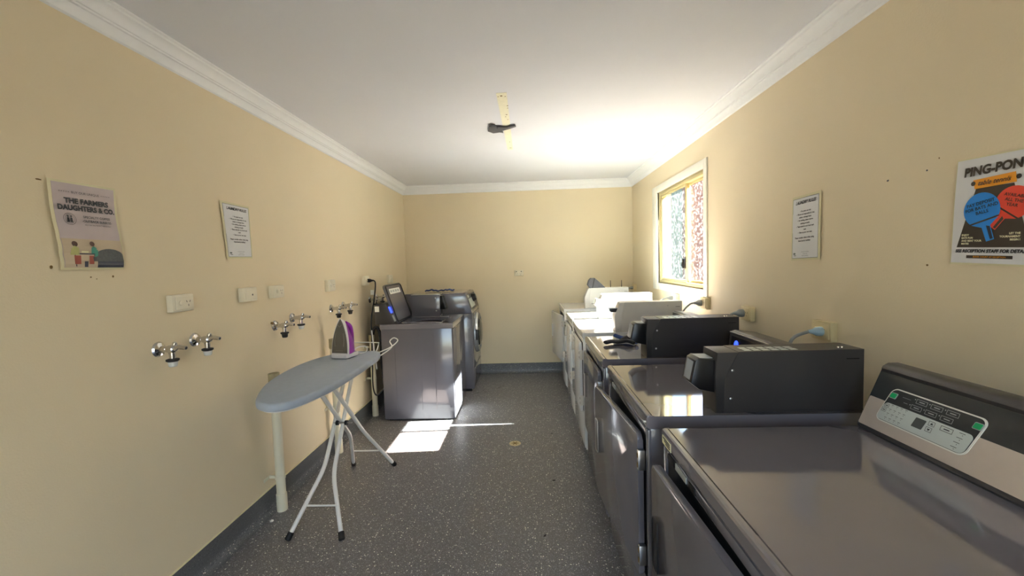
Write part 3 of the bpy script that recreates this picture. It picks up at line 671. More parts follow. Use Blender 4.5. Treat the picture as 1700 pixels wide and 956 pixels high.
strap([(0.56, 2.60, zt+0.012), (0.60, 2.60, zt+0.032), (0.63, 2.60, zt+0.030), (0.655, 2.58, zt+0.012)], 0.030, 0.012, M['blackcloth'], 'black_fold')

# ================================================================ TOP-LOADING WASHER
y0, y1, wx0, wx1, wt = 3.730, 4.395, -1.345, -0.695, 0.888
washer = t = thing('washing_machine', 'charcoal top-loading washing machine with its lid standing open', 'washing machine', ((wx0+wx1)/2, (y0+y1)/2, 0))
mb = MB().box(wx0, wx1, y0+0.006, y1-0.006, 0.012, wt-0.045, 0.006)
mb.build('cabinet', M['dark'], t)
for fx in (wx0+0.05, wx1-0.06):
    for fy in (y0+0.05, y1-0.05): MB().lathe([(0, 0.022), (0.01, 0.022), (0.011, 0.010), (0.035, 0.010)], (fx, fy, 0), (0, 0, 1), 16).build('foot', M['black'], t)
# ribbed side pressing and door-like front panel
mb = MB()
for xx in (-1.225, -0.99, -0.86): mb.prism([(xx-0.003, 0.10), (xx+0.003, 0.10), (xx+0.003, 0.80), (xx-0.003, 0.80)], 'xz', y0+0.0045, y0+0.007)
mb.build('side_rib', M['dark'], t)
MB().prism(rrect(y0+0.012, y1-0.012, 0.05, wt-0.055, 0.012), 'yz', wx1-0.002, wx1+0.006, 0.003).build('front_panel', M['dark'], t)
# top with a well opening
mb = MB(); tx0, tx1 = wx0-0.005, wx1+0.010
ox0, ox1, oy0, oy1 = -1.195, -0.80, 3.84, 4.24
for a in ((tx0, ox0, y0, y1), (ox1, tx1, y0, y1), (ox0, ox1, y0, oy0), (ox0, ox1, oy1, y1)): mb.box(a[0], a[1], a[2], a[3], wt-0.045, wt-0.001)
bmesh.ops.remove_doubles(mb.bm, verts=mb.bm.verts, dist=1e-5)
tp = mb.build('top_panel', M['darktop'], t, smooth=0)
mb = MB()
mb.tube([(ox0+0.01, oy0+0.004, wt-0.004), (ox1-0.01, oy0+0.004, wt-0.004), (ox1-0.004, oy0+0.01, wt-0.004), (ox1-0.004, oy1-0.01, wt-0.004), (ox1-0.01, oy1-0.004, wt-0.004), (ox0+0.01, oy1-0.004, wt-0.004)], 0.007, 8)
mb.tube([(tx1-0.006, y0+0.006, wt-0.006), (tx1-0.006, y1-0.006, wt-0.006)], 0.0075, 8); mb.tube([(tx0+0.006, y0+0.006, wt-0.006), (tx1-0.006, y0+0.006, wt-0.006)], 0.0075, 8)
mb.build('rolled_edge', M['darktop'], tp, smooth=60)
MB().lathe([(0.0, 0.195), (0.24, 0.19), (0.24, 0.185), (0.0, 0.188)], (-0.998, 4.04, wt-0.035), (0, 0, -1), 40).build('drum', M['steel'], t)
MB().box(ox0, ox1, oy0, oy1, wt-0.30, wt-0.29).build('drum_base', M['void'], t, smooth=0)
# console at the wall side
P = [(-1.395, wt-0.002), (-1.395, wt+0.165), (-1.385, wt+0.180), (-1.295, wt+0.190), (-1.285, wt+0.180), (-1.215, wt+0.004), (-1.215, wt-0.002)]
cc = MB().prism(P, 'xz', y0+0.015, y1-0.015, 0.004, 2).build('control_console', M['darkcon'], t, smooth=40)
f = lambda y, k, o_=0.002: Vector((-1.285+0.070*k+0.93*o_, y, wt+0.180-0.176*k+0.37*o_))
MB().poly([f(y0+0.03, 0.08), f(y1-0.03, 0.08), f(y1-0.03, 0.92), f(y0+0.03, 0.92)][::-1]).build('console_fascia', M['black'], cc, smooth=0)
MB().poly([f(y0+0.022, 0.15, .004), f(y0+0.080, 0.15, .004), f(y0+0.080, 0.46, .004), f(y0+0.022, 0.46, .004)][::-1]).build('blue_display', M['screenblue'], cc, smooth=0)
MB().poly([f(y0+0.020, 0.58, .004), f(y0+0.080, 0.58, .004), f(y0+0.080, 0.90, .004), f(y0+0.020, 0.90, .004)][::-1]).build('price_sticker', M['keyline'], cc, smooth=0)
MB().box(-1.392, -1.352, y0+0.0135, y0+0.015, wt+0.115, wt+0.165).build('side_sticker', M['line'], cc, smooth=0)
# open lid
hx, tz = -1.205, wt+0.002
lv = Vector((-0.112, 0, 0.352)); ln = lv.length; ld = lv.normalized(); nn = Vector((ld.z, 0, -ld.x))
def lid(y, k, o_): return Vector((hx, y, tz)) + ld*(k*ln) + nn*o_
mb = MB(); pts = rrect(3.80, 4.28, 0.0, 1.0*ln, 0.035); tt = bmesh.new()
Aa = [tt.verts.new(lid(y, v/ln, 0.0)) for y, v in pts]; Bb = [tt.verts.new(lid(y, v/ln, -0.022)) for y, v in pts]
tt.faces.new(Aa); tt.faces.new(Bb[::-1])
for i in range(len(pts)): tt.faces.new((Aa[i], Bb[i], Bb[(i+1) % len(pts)], Aa[(i+1) % len(pts)]))
mb._merge(tt); ll = mb.build('lid', M['dark'], t)
ring = [lid(y, v/ln, 0.003) for y, v in rrect(3.812, 4.268, 0.012, ln-0.012, 0.028)]
MB().tube(ring, 0.006, 8, closed=True).build('lid_gasket', M['rubber'], ll)
MB().poly([lid(3.88, 0.74, .002), lid(4.20, 0.74, .002), lid(4.20, 0.88, .002), lid(3.88, 0.88, .002)][::-1]).build('lid_label', M['line'], ll, smooth=0)
mb = MB()
for i in range(4): mb.poly([lid(3.90+i*0.07, 0.78, .0025), lid(3.95+i*0.07, 0.78, .0025), lid(3.95+i*0.07, 0.84, .0025), lid(3.90+i*0.07, 0.84, .0025)][::-1])
mb.build('label_lettering', M['keyline'], ll, smooth=0)
# payment box across the back of the washer top
pb = MB().box(-1.20, -0.905, 4.255, 4.375, wt-0.002, 1.110, 0.004).build('payment_box', M['dark'], t)
mb = MB()
for sx, sz in ((-0.95, 1.075), (-0.945, 0.945)): mb.lathe([(0, 0.007), (0.002, 0.006), (0.003, 0)], (sx, 4.254, sz), (0, -1, 0), 12)
mb.build('cover_screw', M['steel'], pb)
MB().box(-1.20, -0.905, 4.25, 4.38, 1.109, 1.114, 0.001).build('cover_lip', M['steel'], pb)
MB().prism([(-0.906, 0.955), (-0.906, 1.095), (-0.875, 1.095), (-0.845, 0.965), (-0.855, 0.955)], 'xz', 4.27, 4.36, 0.004).build('card_reader', M['black'], t)

# ================================================================ POWER CORDS (parts of the machines they feed)
def power_cord(owner, f, u, v, pts, m_='grey', pr=0.019, r=0.0045, tagat=None, pm=None):
    P = f(u, v, 0.0345); n = (f(u, v, 0.045)-P).normalized()
    c_ = MB().tube(catmull([P+n*0.045, P+n*0.055]+[Vector(p) for p in pts], 8), r, 16).build('power_cord', M[m_], owner, smooth=60)
    MB().lathe([(0.0, pr*0.95), (0.010, pr), (0.022, pr*0.95), (0.038, pr*0.55), (0.052, pr*0.38), (0.058, r)], P, n, 20).build('plug', M[pm or m_], c_)
    if tagat:
        x, y, z, w_, h_ = tagat; MB().box(x-w_/2, x+w_/2, y-0.001, y+0.001, z-h_/2, z+h_/2).build('cord_tag', M['line'], c_, smooth=0)
power_cord(washer, LW, 3.935, 1.283, [(-1.44, 3.92, 1.265), (-1.425, 3.87, 1.20), (-1.430, 3.83, 1.09), (-1.450, 3.80, 0.93), (-1.450, 3.79, 0.75), (-1.455, 3.79, 0.55), (-1.46, 3.79, 0.30), (-1.43, 3.80, 0.22), (-1.37, 3.84, 0.28)], 'black', 0.018, 0.006, (-1.448, 3.855, 1.175, 0.034, 0.045))
power_cord(dB, RW, -1.885, 1.068, [(1.16, 1.88, 1.045), (1.13, 1.87, 1.00), (1.12, 1.87, 0.93), (1.14, 1.88, 0.80)], 'grey', 0.021, 0.007, (1.128, 1.862, 0.985, 0.026, 0.05), 'clearblue')
power_cord(dC, RW, -2.56, 1.067, [(1.20, 2.56, 1.05), (1.165, 2.56, 0.99), (1.155, 2.56, 0.92), (1.17, 2.56, 0.75)], 'grey', 0.024, 0.007)
power_cord(dD, RW, -3.17, 1.069, [(1.20, 3.18, 1.06), (1.155, 3.19, 1.01), (1.13, 3.20, 0.95), (1.15, 3.20, 0.80)], 'grey', 0.024, 0.007)
power_cord(dE, RW, -3.79, 1.055, [(1.20, 3.80, 1.045), (1.15, 3.81, 1.01), (1.135, 3.82, 0.95), (1.15, 3.82, 0.80)], 'grey', 0.017, 0.006)
power_cord(dF, RW, -5.20, 1.060, [(1.22, 5.19, 1.05), (1.16, 5.18, 1.03), (1.13, 5.16, 0.96), (1.15, 5.16, 0.80)], 'grey', 0.018, 0.006, (1.15, 5.15, 1.0, 0.03, 0.05))

# ================================================================ FRONT-LOADING WASHER
y0, y1, fx0, fx1, ft = 4.570, 5.245, -1.38, -0.625, 1.092
t = thing('washing_machine', 'charcoal front-loading washing machine in the far left corner', 'washing machine', ((fx0+fx1)/2, (y0+y1)/2, 0))
MB().box(fx0, fx1, y0, y1, 0.03, 0.868, 0.008).build('cabinet', M['dark'], t)
MB().box(fx0+0.02, fx1-0.03, y0+0.02, y1-0.02, 0.0, 0.035).build('plinth', M['black'], t)
MB().prism([(fx0, 0.868), (fx0, ft-0.012), (fx0+0.012, ft), (-0.700, ft), (-0.686, ft-0.008), (-0.624, 0.885), (-0.624, 0.868)], 'xz', y0, y1, 0.006, 2).build('console', M['dark'], t, smooth=40)
MB().box(fx0+0.02, -0.72, y0+0.015, y1-0.015, ft-0.001, ft+0.006, 0.002).build('top_sheet', M['darktop'], t)
f = lambda y, k, o_=0.002: Vector((-0.686+0.062*k+0.958*o_, y, ft-0.008-0.199*k+0.29*o_))
fc = MB().poly([f(y0+0.03, 0.08), f(y1-0.03, 0.08), f(y1-0.03, 0.92), f(y0+0.03, 0.92)][::-1]).build('console_fascia', M['overlay'], t, smooth=0)
MB().poly([f(y0+0.06, 0.30, .003), f(y0+0.40, 0.30, .003), f(y0+0.40, 0.80, .003), f(y0+0.06, 0.80, .003)][::-1]).build('control_overlay', M['lcdgrey'], fc, smooth=0)
MB().poly([f(y0+0.045, 0.10, .003), f(y0+0.16, 0.10, .003), f(y0+0.16, 0.24, .003), f(y0+0.045, 0.24, .003)][::-1]).build('blue_display', M['lcdgrey'], fc, smooth=0)
q = f(4.93, 0.35)
kb = MB().lathe([(0, 0.048), (0.012, 0.048), (0.040, 0.040), (0.046, 0.034), (0.046, 0)], q, (0.958, 0, 0.29), 28).build('program_knob', M['black'], t)
cy, cz = 4.905, 0.615
dr = MB().lathe([(0, 0.235), (0.018, 0.235), (0.040, 0.222), (0.044, 0.205), (0.032, 0.172), (0.024, 0.165)], (fx1, cy, cz), (1, 0, 0), 56).build('round_door', M['chromering'], t)
MB().lathe([(0.022, 0.172), (0.050, 0.150), (0.066, 0.10), (0.070, 0.04), (0.070, 0)], (fx1, cy, cz), (1, 0, 0), 48).build('door_glass', M['doorglass'], dr)
MB().box(fx1+0.02, fx1+0.045, cy-0.235, cy-0.20, cz-0.06, cz+0.06, 0.006).build('door_handle', M['black'], dr)
MB().box(fx1-0.002, fx1+0.004, y0+0.010, y1-0.010, 0.045, 0.255, 0.002).build('lower_front_panel', M['dark'], t)
MB().box(fx1-0.002, fx1+0.003, y0+0.010, y1-0.010, 0.262, 0.862, 0.002).build('front_panel', M['dark'], t)
# cloth strip on its top
pts = catmull([(-1.18, 4.80, ft+0.024), (-1.12, 4.84, ft+0.032), (-1.05, 4.80, ft+0.023), (-0.98, 4.83, ft+0.026), (-0.92, 4.80, ft+0.032), (-0.86, 4.84, ft+0.023)], 6)
rings = [[p+Vector((0, 0.045*math.cos(a), 0.009*math.sin(a)+0.004*math.sin(i*1.3))) for a in [2*math.pi*k/10 for k in range(10)]] for i, p in enumerate(pts)]
tag(MB().loft(rings).build('folded_cloth', M['bluecloth'], smooth=70), 'dark blue cloth strip lying on the front-loading washer', 'cloth')

# ================================================================ IRONING BOARD
BZ = 0.860
out = [(-1.197, 1.756), (-1.292, 1.972), (-1.338, 2.202), (-1.342, 2.400), (-1.310, 2.565), (-1.245, 2.675), (-1.165, 2.715), (-1.086, 2.722), (-0.995, 2.708), (-0.950, 2.600),
       (-0.938, 2.430), (-0.934, 2.200), (-0.940, 1.960), (-0.966, 1.815), (-1.005, 1.700), (-1.065, 1.662), (-1.135, 1.685)]
oc = catmull([(a, b, 0) for a, b in out], 5, True); cen = Vector((-1.13, 2.2, 0))
t = thing('ironing_board', 'blue-grey padded ironing board on white crossed tube legs', 'ironing board', (-1.13, 2.2, 0))
def ringat(sc, z): return [Vector((cen.x+(p.x-cen.x)*(1-sc/0.2), cen.y+(p.y-cen.y)*(1-sc/0.53), z)) for p in oc]
rings = [ringat(0.020, BZ-0.036), ringat(0.004, BZ-0.034), ringat(0.0, BZ-0.024), ringat(0.001, BZ-0.010), ringat(0.006, BZ-0.002), ringat(0.016, BZ)]
MB().loft(rings).build('padded_cover', M['cloth'], t, smooth=60)
MB().loft([ringat(0.022, BZ-0.044), ringat(0.018, BZ-0.0365)]).build('board_frame', M['tube'], t)
# legs: two hoops of bent tube crossing at a pivot rod
def leg(pts, nm='leg'):
    l = MB().tube(pts, 0.0115, 16).build(nm, M['tube'], t, smooth=60)
    a, b = Vector(pts[0]), Vector(pts[1]); d = (b-a).normalized()
    MB().lathe([(-0.004, 0.013), (0.0, 0.0165), (0.034, 0.0155), (0.036, 0.013)], a, d, 16).build('rubber_foot', M['rubber'], l)
    return l
def fillet(a, b, c, r=0.06):
    a, b, c = Vector(a), Vector(b), Vector(c); p = b+(a-b).normalized()*r; q = b+(c-b).normalized()*r
    return [a, a+(b-a)*0.3]+[(1-k)**2*p+2*k*(1-k)*b+k*k*q for k in (0, .2, .4, .6, .8, 1)]+[b+(c-b)*0.6, c]
leg(fillet((-1.292, 2.072, 0.006), (-1.165, 2.250, 0.300), (-1.172, 2.660, 0.825)))
leg(fillet((-1.004, 2.072, 0.006), (-1.118, 2.250, 0.260), (-1.132, 2.660, 0.825)))
leg(fillet((-1.282, 2.888, 0.006), (-1.180, 2.630, 0.330), (-1.080, 2.040, 0.825)))
leg(fillet((-0.984, 2.880, 0.006), (-1.090, 2.630, 0.348), (-1.016, 2.070, 0.825)))
MB().cyl((-1.235, 2.152, 0.140), (-1.055, 2.152, 0.140), 0.005).build('cross_bar', M['tube'], t)
MB().cyl((-1.235, 2.768, 0.160), (-1.030, 2.768, 0.160), 0.005).build('cross_bar', M['tube'], t)
MB().cyl((-1.17, 2.395, 0.50), (-1.06, 2.395, 0.50), 0.004).build('pivot_rod', M['steel'], t)
for xx in (-1.147, -1.094): MB().cyl((xx-0.007, 2.395, 0.50), (xx+0.007, 2.395, 0.50), 0.014).build('pivot_collar', M['rubber'], t)
# wire iron rest beyond the far end, and the cord guide mast
MB().tube(catmull([(-1.20, 2.69, BZ-0.03), (-1.22, 2.80, BZ-0.02), (-1.225, 2.83, BZ+0.030), (-1.20, 2.84, BZ+0.034), (-1.05, 2.82, BZ+0.034), (-1.025, 2.80, BZ+0.028), (-1.02, 2.72, BZ-0.02)], 5), 0.0035, 8).build('iron_rest', M['tube'], t)
MB().tube(catmull([(-1.05, 2.70, BZ-0.03), (-0.98, 2.76, BZ-0.01), (-0.935, 2.80, BZ+0.01), (-0.90, 2.82, BZ+0.045), (-0.93, 2.83, BZ+0.062), (-0.955, 2.82, BZ+0.04), (-0.935, 2.79, BZ+0.005), (-0.98, 2.70, BZ-0.03)], 5), 0.004, 8).build('rest_loop', M['tube'], t)
MB().tube(catmull([(-1.010, 2.70, BZ-0.12), (-1.020, 2.71, BZ-0.03), (-1.035, 2.73, BZ+0.03), (-1.05, 2.75, BZ+0.13)], 5), 0.0038, 8).build('cord_guide', M['tube'], t)
MB().box(-1.10, -1.07, 2.70, 2.702, BZ-0.10, BZ-0.05).build('care_tag', M['line'], t, smooth=0)

# ================================================================ IRON
ix, iy, iz = -1.150, 2.475, BZ+0.001
t = thing('clothes_iron', 'purple and white steam iron standing on its heel on the board', 'iron', (ix, iy, iz))
IMH = Matrix.Translation((ix, iy, iz)) @ Matrix.Rotation(R(-14), 4, 'Z')
IM = Matrix.Translation((ix, iy, iz+0.006)) @ Matrix.Rotation(R(-14), 4, 'Z') @ Matrix.Rotation(R(-6), 4, 'X')
def so_(z):   # half width of the sole at height z
    k = max(0.0, min(1.0, (z-0.035)/0.205)); return 0.056*(1-k**2.1)**0.85
def outl(sc, zlo=0.030, ztop=0.240, n=22, yoff=0.0, zc=0.12):
    zs = [zlo+(ztop-zlo)*(i/n) for i in range(n+1)]
    L_ = [(-so_(zlo+(z-zlo)/(ztop-zlo)*(0.240-0.030))*sc, z) for z in zs]
    return L_+[(-a, b) for a, b in reversed(L_[:-1])]
def iring(sc, y, zlo, ztop): return [Vector((a, y, b)) for a, b in outl(sc, zlo, ztop)]
mb = MB().loft([iring(0.93, -0.004, 0.034, 0.232), iring(0.97, 0.0, 0.030, 0.237)]); slp = mb.build('soleplate', M['sole'], t, M=None)
def ifix(o, IM=IM):
    for v in o.data.vertices:
        p = v.co + WLOC[o.name]          # local iron coordinates
        v.co = IM @ p - Vector((ix, iy, iz))
ifix(slp)
mb = MB()
for sx in (-1, 1):
    mb.tube([(0, -0.0045, 0.188), (sx*0.014, -0.0045, 0.200), ], 0.0015, 6)
    mb.tube([(sx*0.030, -0.0045, 0.07), (sx*0.032, -0.0045, 0.11), (sx*0.026, -0.0045, 0.15)], 0.0016, 6)
for i in range(5): mb.lathe([(0, 0.0022), (0.0006, 0.0022), (0.0006, 0)], (-0.02+i*0.01, -0.0042, 0.046), (0, -1, 0), 10)
o = mb.build('steam_hole', M['solehole'], slp, smooth=0); ifix(o)
o = MB().loft([iring(1.02, 0.0005, 0.022, 0.240), iring(1.05, 0.006, 0.014, 0.240), iring(1.04, 0.014, 0.008, 0.237), iring(0.98, 0.018, 0.006, 0.232)]).build('white_skirt', M['ironwhite'], t, smooth=50); ifix(o)
o = MB().loft([iring(1.00, 0.016, 0.012, 0.234), iring(0.98, 0.045, 0.010, 0.205), iring(0.86, 0.078, 0.008, 0.160), iring(0.60, 0.098, 0.008, 0.115)]).build('purple_body', M['purple'], t, smooth=60); ifix(o)
o = MB().box(-0.058, 0.058, -0.006, 0.108, 0.004, 0.032, 0.009, 3).build('heel', M['ironwhite'], t); ifix(o, IMH)
sh = Sheet(lambda u, v, d: Vector((u, -0.0065-d*0.5, v)))
sh.rect('keyline', -0.022, 0.022, 0.014, 0.0165)
sh.build(t, dict(keyline='heel_print'))
for o in bpy.data.objects:
    if o.name.startswith('heel_print'): ifix(o)
o = MB().tube(catmull([(0, 0.050, 0.208), (0, 0.088, 0.190), (0, 0.106, 0.150), (0, 0.112, 0.10), (0, 0.108, 0.05), (0, 0.095, 0.022)], 6), 0.014, 14).build('handle', M['purple'], t, smooth=60); ifix(o)
o = MB().tube(catmull([(0, 0.080, 0.200), (0, 0.100, 0.180), (0, 0.118, 0.150)], 6), 0.009, 12).build('steam_button', M['ironwhite'], t, smooth=60); ifix(o)
MB().tube(catmull([(ix+0.03, iy+0.09, iz+0.02), (ix+0.06, iy+0.14, iz+0.045), (ix+0.10, iy+0.17, iz+0.040), (ix+0.105, iy+0.15, iz+0.012), (ix+0.06, iy+0.13, iz+0.006), (ix+0.02, iy+0.15, iz+0.006), (ix+0.01, iy+0.20, iz+0.008)], 6), 0.0035, 8).build('power_lead', M['ironwhite'], t)

# ================================================================ PAPERS
def quad(f, TL, TR, BL, BR, W_, H_):
    """bilinear sheet of W_ x H_ metres pinned at four wall points, bulging slightly off the wall"""
    def fn(u, v, d):
        a, b = u/W_, v/H_
        x = (1-b)*((1-a)*BL[0]+a*BR[0])+b*((1-a)*TL[0]+a*TR[0]); y = (1-b)*((1-a)*BL[1]+a*BR[1])+b*((1-a)*TL[1]+a*TR[1])
        bul = 0.004+0.003*math.sin(math.pi*max(0, min(1, b)))*abs(math.sin(2.3*a+1.1*b))
        return f(x, y, 0.002+d+bul)
    return fn
def sheetgrid(fn, u0, u1, v0, v1, name, m_, parent, d=0.0, n=10):
    mb = MB(); g = [[mb.bm.verts.new(fn(u0+(u1-u0)*i/n, v0+(v1-v0)*j/n, d)) for i in range(n+1)] for j in range(n+1)]
    h_ = [[mb.bm.verts.new(fn(u0+(u1-u0)*i/n, v0+(v1-v0)*j/n, d-0.0006)) for i in range(n+1)] for j in range(n+1)]
    for j in range(n):
        for i in range(n):
            mb.bm.faces.new((g[j][i], g[j][i+1], g[j+1][i+1], g[j+1][i])); mb.bm.faces.new((h_[j][i], h_[j+1][i], h_[j+1][i+1], h_[j][i+1]))
    for k in range(n):
        mb.bm.faces.new((g[0][k], h_[0][k], h_[0][k+1], g[0][k+1])); mb.bm.faces.new((g[n][k+1], h_[n][k+1], h_[n][k], g[n][k]))
        mb.bm.faces.new((g[k+1][0], h_[k+1][0], h_[k][0], g[k][0])); mb.bm.faces.new((g[k][n], h_[k][n], h_[k+1][n], g[k+1][n]))
    return mb.build(name, m_, parent, smooth=0 if n < 2 else 60)
def rules(f, TL, TR, BL, BR, label):
    W_, H_ = 0.222, 0.305; fn = quad(f, TL, TR, BL, BR, W_, H_); t = thing('rules_notice', label, 'notice', fn(W_/2, 0, 0))
    sheetgrid(fn, 0, W_, 0, H_, 'laminate_pouch', M['lam'], t)
    sheetgrid(fn, 0.012, W_-0.012, 0.010, H_-0.012, 'sheet', M['paper'], t, 0.0015)
    # bulge varies, so put the print well proud of the sheet by following the same map
    s_ = Sheet(lambda u, v, d: fn(u, v, d+0.0020))
    s_.frame('frameink', 0.012, W_-0.012, 0.010, H_-0.012, 0.0016)
    s_.text('ink3', 'LAUNDRY RULES', W_/2+0.002, H_-0.034, 0.0205, shear=0.25, bold=0.0006, xscale=0.98)
    y = H_-0.075
    for ln_ in ('•  For guest use only', '•  We are not responsible for lost,', 'stolen or damage items', '•  No washing, please remove', 'clothing promptly', '•  Please take lint out of and wash', 'used', '•  Clean up your own mess'):
        s_.text('ink', ln_, W_/2+0.004, y, 0.0098, bold=0.00035, shear=0.1); y -= 0.0142
    y -= 0.010
    for ln_ in ('Please consider others when using', 'these laundry facilities'):
        s_.text('ink', ln_, W_/2, y, 0.0105, bold=0.0004); y -= 0.0142
    for k, ln_ in enumerate(('caravan park and cabins', 'reception desk', 'phone for assistance')): s_.text('frameink', ln_, W_/2+0.006, 0.040-k*0.009, 0.0062)
    s_.disc('frameink', 0.032, 0.032, 0.010, ry=0.004); s_.disc('frameink', 0.036, 0.023, 0.012, ry=0.0016)
    s_.build(t, dict(ink='lettering', ink3='heading', frameink='printed_border'))
rules(LW, (2.095, 1.772), (2.320, 1.767), (2.121, 1.475), (2.322, 1.478), 'laundry rules notice on the left wall beside the coffee poster')
rules(RW, (-2.142, 1.684), (-1.940, 1.690), (-2.150, 1.377), (-1.944, 1.382), 'laundry rules notice on the right wall beyond the ping-pong poster')
# coffee poster
W_, H_ = 0.225, 0.305; fn = quad(LW, (1.322, 1.731), (1.549, 1.734), (1.340, 1.432), (1.560, 1.430), W_, H_)
_f0 = fn
def fn(u, v, d):
    p = _f0(u, v, d); b = v/H_
    p.x += 0.005*max(0, 1-b*1.6)*abs(math.sin(v*58)); p.y += 0.003*math.sin(b*7); return p
t = thing('coffee_poster', 'mauve laminated coffee poster curling at the bottom on the left wall', 'poster', fn(W_/2, 0, 0))
sheetgrid(fn, 0, W_, 0, H_, 'laminate_pouch', M['lam'], t, n=26)
sheetgrid(fn, 0.010, W_-0.008, 0.008, H_-0.008, 'sheet', M['mauve'], t, 0.0015, n=26)
s_ = Sheet(lambda u, v, d: fn(u, v, d*1.5+0.0030))
s_.text('inkb', '• • • • •  BUY OUR UNIQUE  • • • • •', 0.112, H_-0.038, 0.0112)
s_.text('inkb', 'THE FARMERS', 0.115, H_-0.068, 0.0240, bold=0.0012, xscale=1.0)
s_.text('inkb', 'DAUGHTERS & CO.', 0.114, H_-0.092, 0.0238, bold=0.0012, xscale=0.93)
s_.ring('inkb', 0.050, H_-0.130, 0.0200, 0.0012); s_.ring('inkb', 0.050, H_-0.130, 0.0150, 0.0008)
for k in (-0.005, 0.005): s_.disc('inkb', 0.050+k, H_-0.121, 0.0030); s_.poly('inkb', [(0.050+k-0.004, H_-0.141), (0.050+k+0.004, H_-0.141), (0.050+k+0.003, H_-0.125), (0.050+k-0.003, H_-0.125)])
s_.text('inkb', 'SPECIALTY COFFEE', 0.142, H_-0.120, 0.0112, bold=0.0002); s_.text('inkb', '-OUTBACK SUNRISE-', 0.142, H_-0.134, 0.0112, bold=0.0002); s_.text('inkb', 'ASK FOR THE PERFECT BREAKFAST', 0.142, H_-0.147, 0.0060)
n_ = 16
def band(ink, fu, v0, u0, u1, d=0.0008, n=16):
    for i in range(n):
        a = u0+(u1-u0)*i/n; b = u0+(u1-u0)*(i+1)/n; s_.poly(ink, [(a, v0), (b, v0), (b, fu(b)), (a, fu(a))], d)
for j in range(8): s_.rect('tan', 0.010, W_-0.008, 0.008+j*0.0125, 0.008+(j+1)*0.0125, 0.0004)
for j in range(3): band('navy', lambda u, j=j: 0.018+0.010*(j), 0.008+0.010*j, 0.118, W_-0.008, 0.0007)
band('hill', lambda u: 0.036+0.040*math.sqrt(max(0, 1-((u-0.165)/0.062)**2)), 0.030, 0.104, W_-0.008, 0.0009)
# two seated figures at a table, as plain flat shapes
s_.disc('hair', 0.047, 0.090, 0.0095); s_.poly('olive', [(0.030, 0.052), (0.060, 0.052), (0.058, 0.076), (0.045, 0.084), (0.034, 0.074)], 0.0012); s_.poly('skin', [(0.040, 0.020), (0.060, 0.020), (0.064, 0.050), (0.042, 0.050)], 0.0012)
s_.disc('hair', 0.105, 0.092, 0.0085); s_.poly('teal', [(0.100, 0.056), (0.120, 0.056), (0.118, 0.078), (0.108, 0.084), (0.100, 0.078)], 0.0012); s_.poly('skin', [(0.088, 0.020), (0.104, 0.020), (0.110, 0.050), (0.092, 0.050)], 0.0012)
s_.rect('navy', 0.042, 0.112, 0.054, 0.058, 0.0014); s_.rect('navy', 0.044, 0.047, 0.012, 0.054, 0.0013); s_.rect('navy', 0.072, 0.084, 0.010, 0.030, 0.0013); s_.rect('cream', 0.066, 0.090, 0.060, 0.066, 0.0014)
s_.poly('teal', [(0.108, 0.046), (0.122, 0.046), (0.122, 0.070), (0.116, 0.072)], 0.0015)
s_.build(t, dict(inkb='lettering'))
# ping-pong poster
W_, H_ = 0.222, 0.312; fn = quad(RW, (-1.346, 1.676), (-1.128, 1.668), (-1.360, 1.364), (-1.136, 1.356), W_, H_)
t = thing('ping_pong_poster', 'ping-pong poster with a blue and a red bat on the right wall', 'poster', fn(W_/2, 0, 0))
sheetgrid(fn, 0, W_, 0, H_, 'laminate_pouch', M['lam'], t)
sheetgrid(fn, 0.004, W_-0.004, 0.006, H_-0.004, 'sheet', M['paper'], t, 0.0015)
s_ = Sheet(lambda u, v, d: fn(u, v, d+0.0020))
tx = lambda *a, **k: s_.text(*a, **k)
for j in range(6):
    v0, v1 = 0.052+j*0.0287, 0.052+(j+1)*0.0287; e = lambda v: 0.020+0.046*((v-0.052)/0.172)
    for k in range(8):
        q = lambda v, k_: e(v)+(W_+0.006-2*e(v))*k_/8
        s_.poly('brown', [(q(v0, k), v0), (q(v0, k+1), v0), (q(v1, k+1), v1), (q(v1, k), v1)], 0.0006)
s_.poly('orange', [(0.062, 0.220), (0.168, 0.226), (0.164, 0.254), (0.056, 0.246)], 0.0014)
tx('brown', 'PING-PONG', 0.116, 0.272, 0.0345, 0.0022, bold=0.0016, xscale=0.93, shear=0.08, rot=2)
tx('brown', 'table tennis', 0.112, 0.236, 0.0180, 0.0030, shear=0.4, bold=0.0003, rot=2)
s_.disc('brown', 0.057, 0.236, 0.0065, 0.0016); s_.disc('brown', 0.172, 0.240, 0.0065, 0.0016)
def bat(ink, cx, cy, r, ang, d):
    a = R(ang); up_ = Vector((math.sin(-a), math.cos(a))); rt_ = Vector((up_.y, -up_.x)); C = Vector((cx, cy))
    pts = [C+rt_*(r*math.cos(R(q)))+up_*(r*1.02*math.sin(R(q))) for q in range(-35, 216, 10)]
    s_.poly(ink, [tuple(p) for p in pts], d)
    s_.poly('brown', [tuple(C+rt_*(r*x)+up_*(r*y)) for x, y in ((-.82, -.60), (.82, -.60), (.80, -.66), (-.80, -.66))], d+0.0003)
    s_.poly(ink, [tuple(C+rt_*(r*x)+up_*(r*y)) for x, y in ((-.76, -.68), (.76, -.68), (.24, -1.0), (.22, -1.85), (-.22, -1.85), (-.24, -1.0))], d)
    s_.poly('brown' if ink == 'redp' else 'navy', [tuple(C+rt_*(r*x)+up_*(r*y)) for x, y in ((.02, -.95), (.20, -1.05), (.18, -1.78), (.02, -1.78))], d+0.0003)
bat('redp', 0.164, 0.172, 0.044, -36, 0.0012); bat('bluep', 0.086, 0.158, 0.049, 18, 0.0022)
for k, l_ in enumerate(('PAY DEPOSIT', 'FOR BATS AND', 'BALLS')): tx('ink2', l_, 0.083+k*0.003, 0.178-k*0.013, 0.0128, 0.0032, rot=12, bold=0.0002)
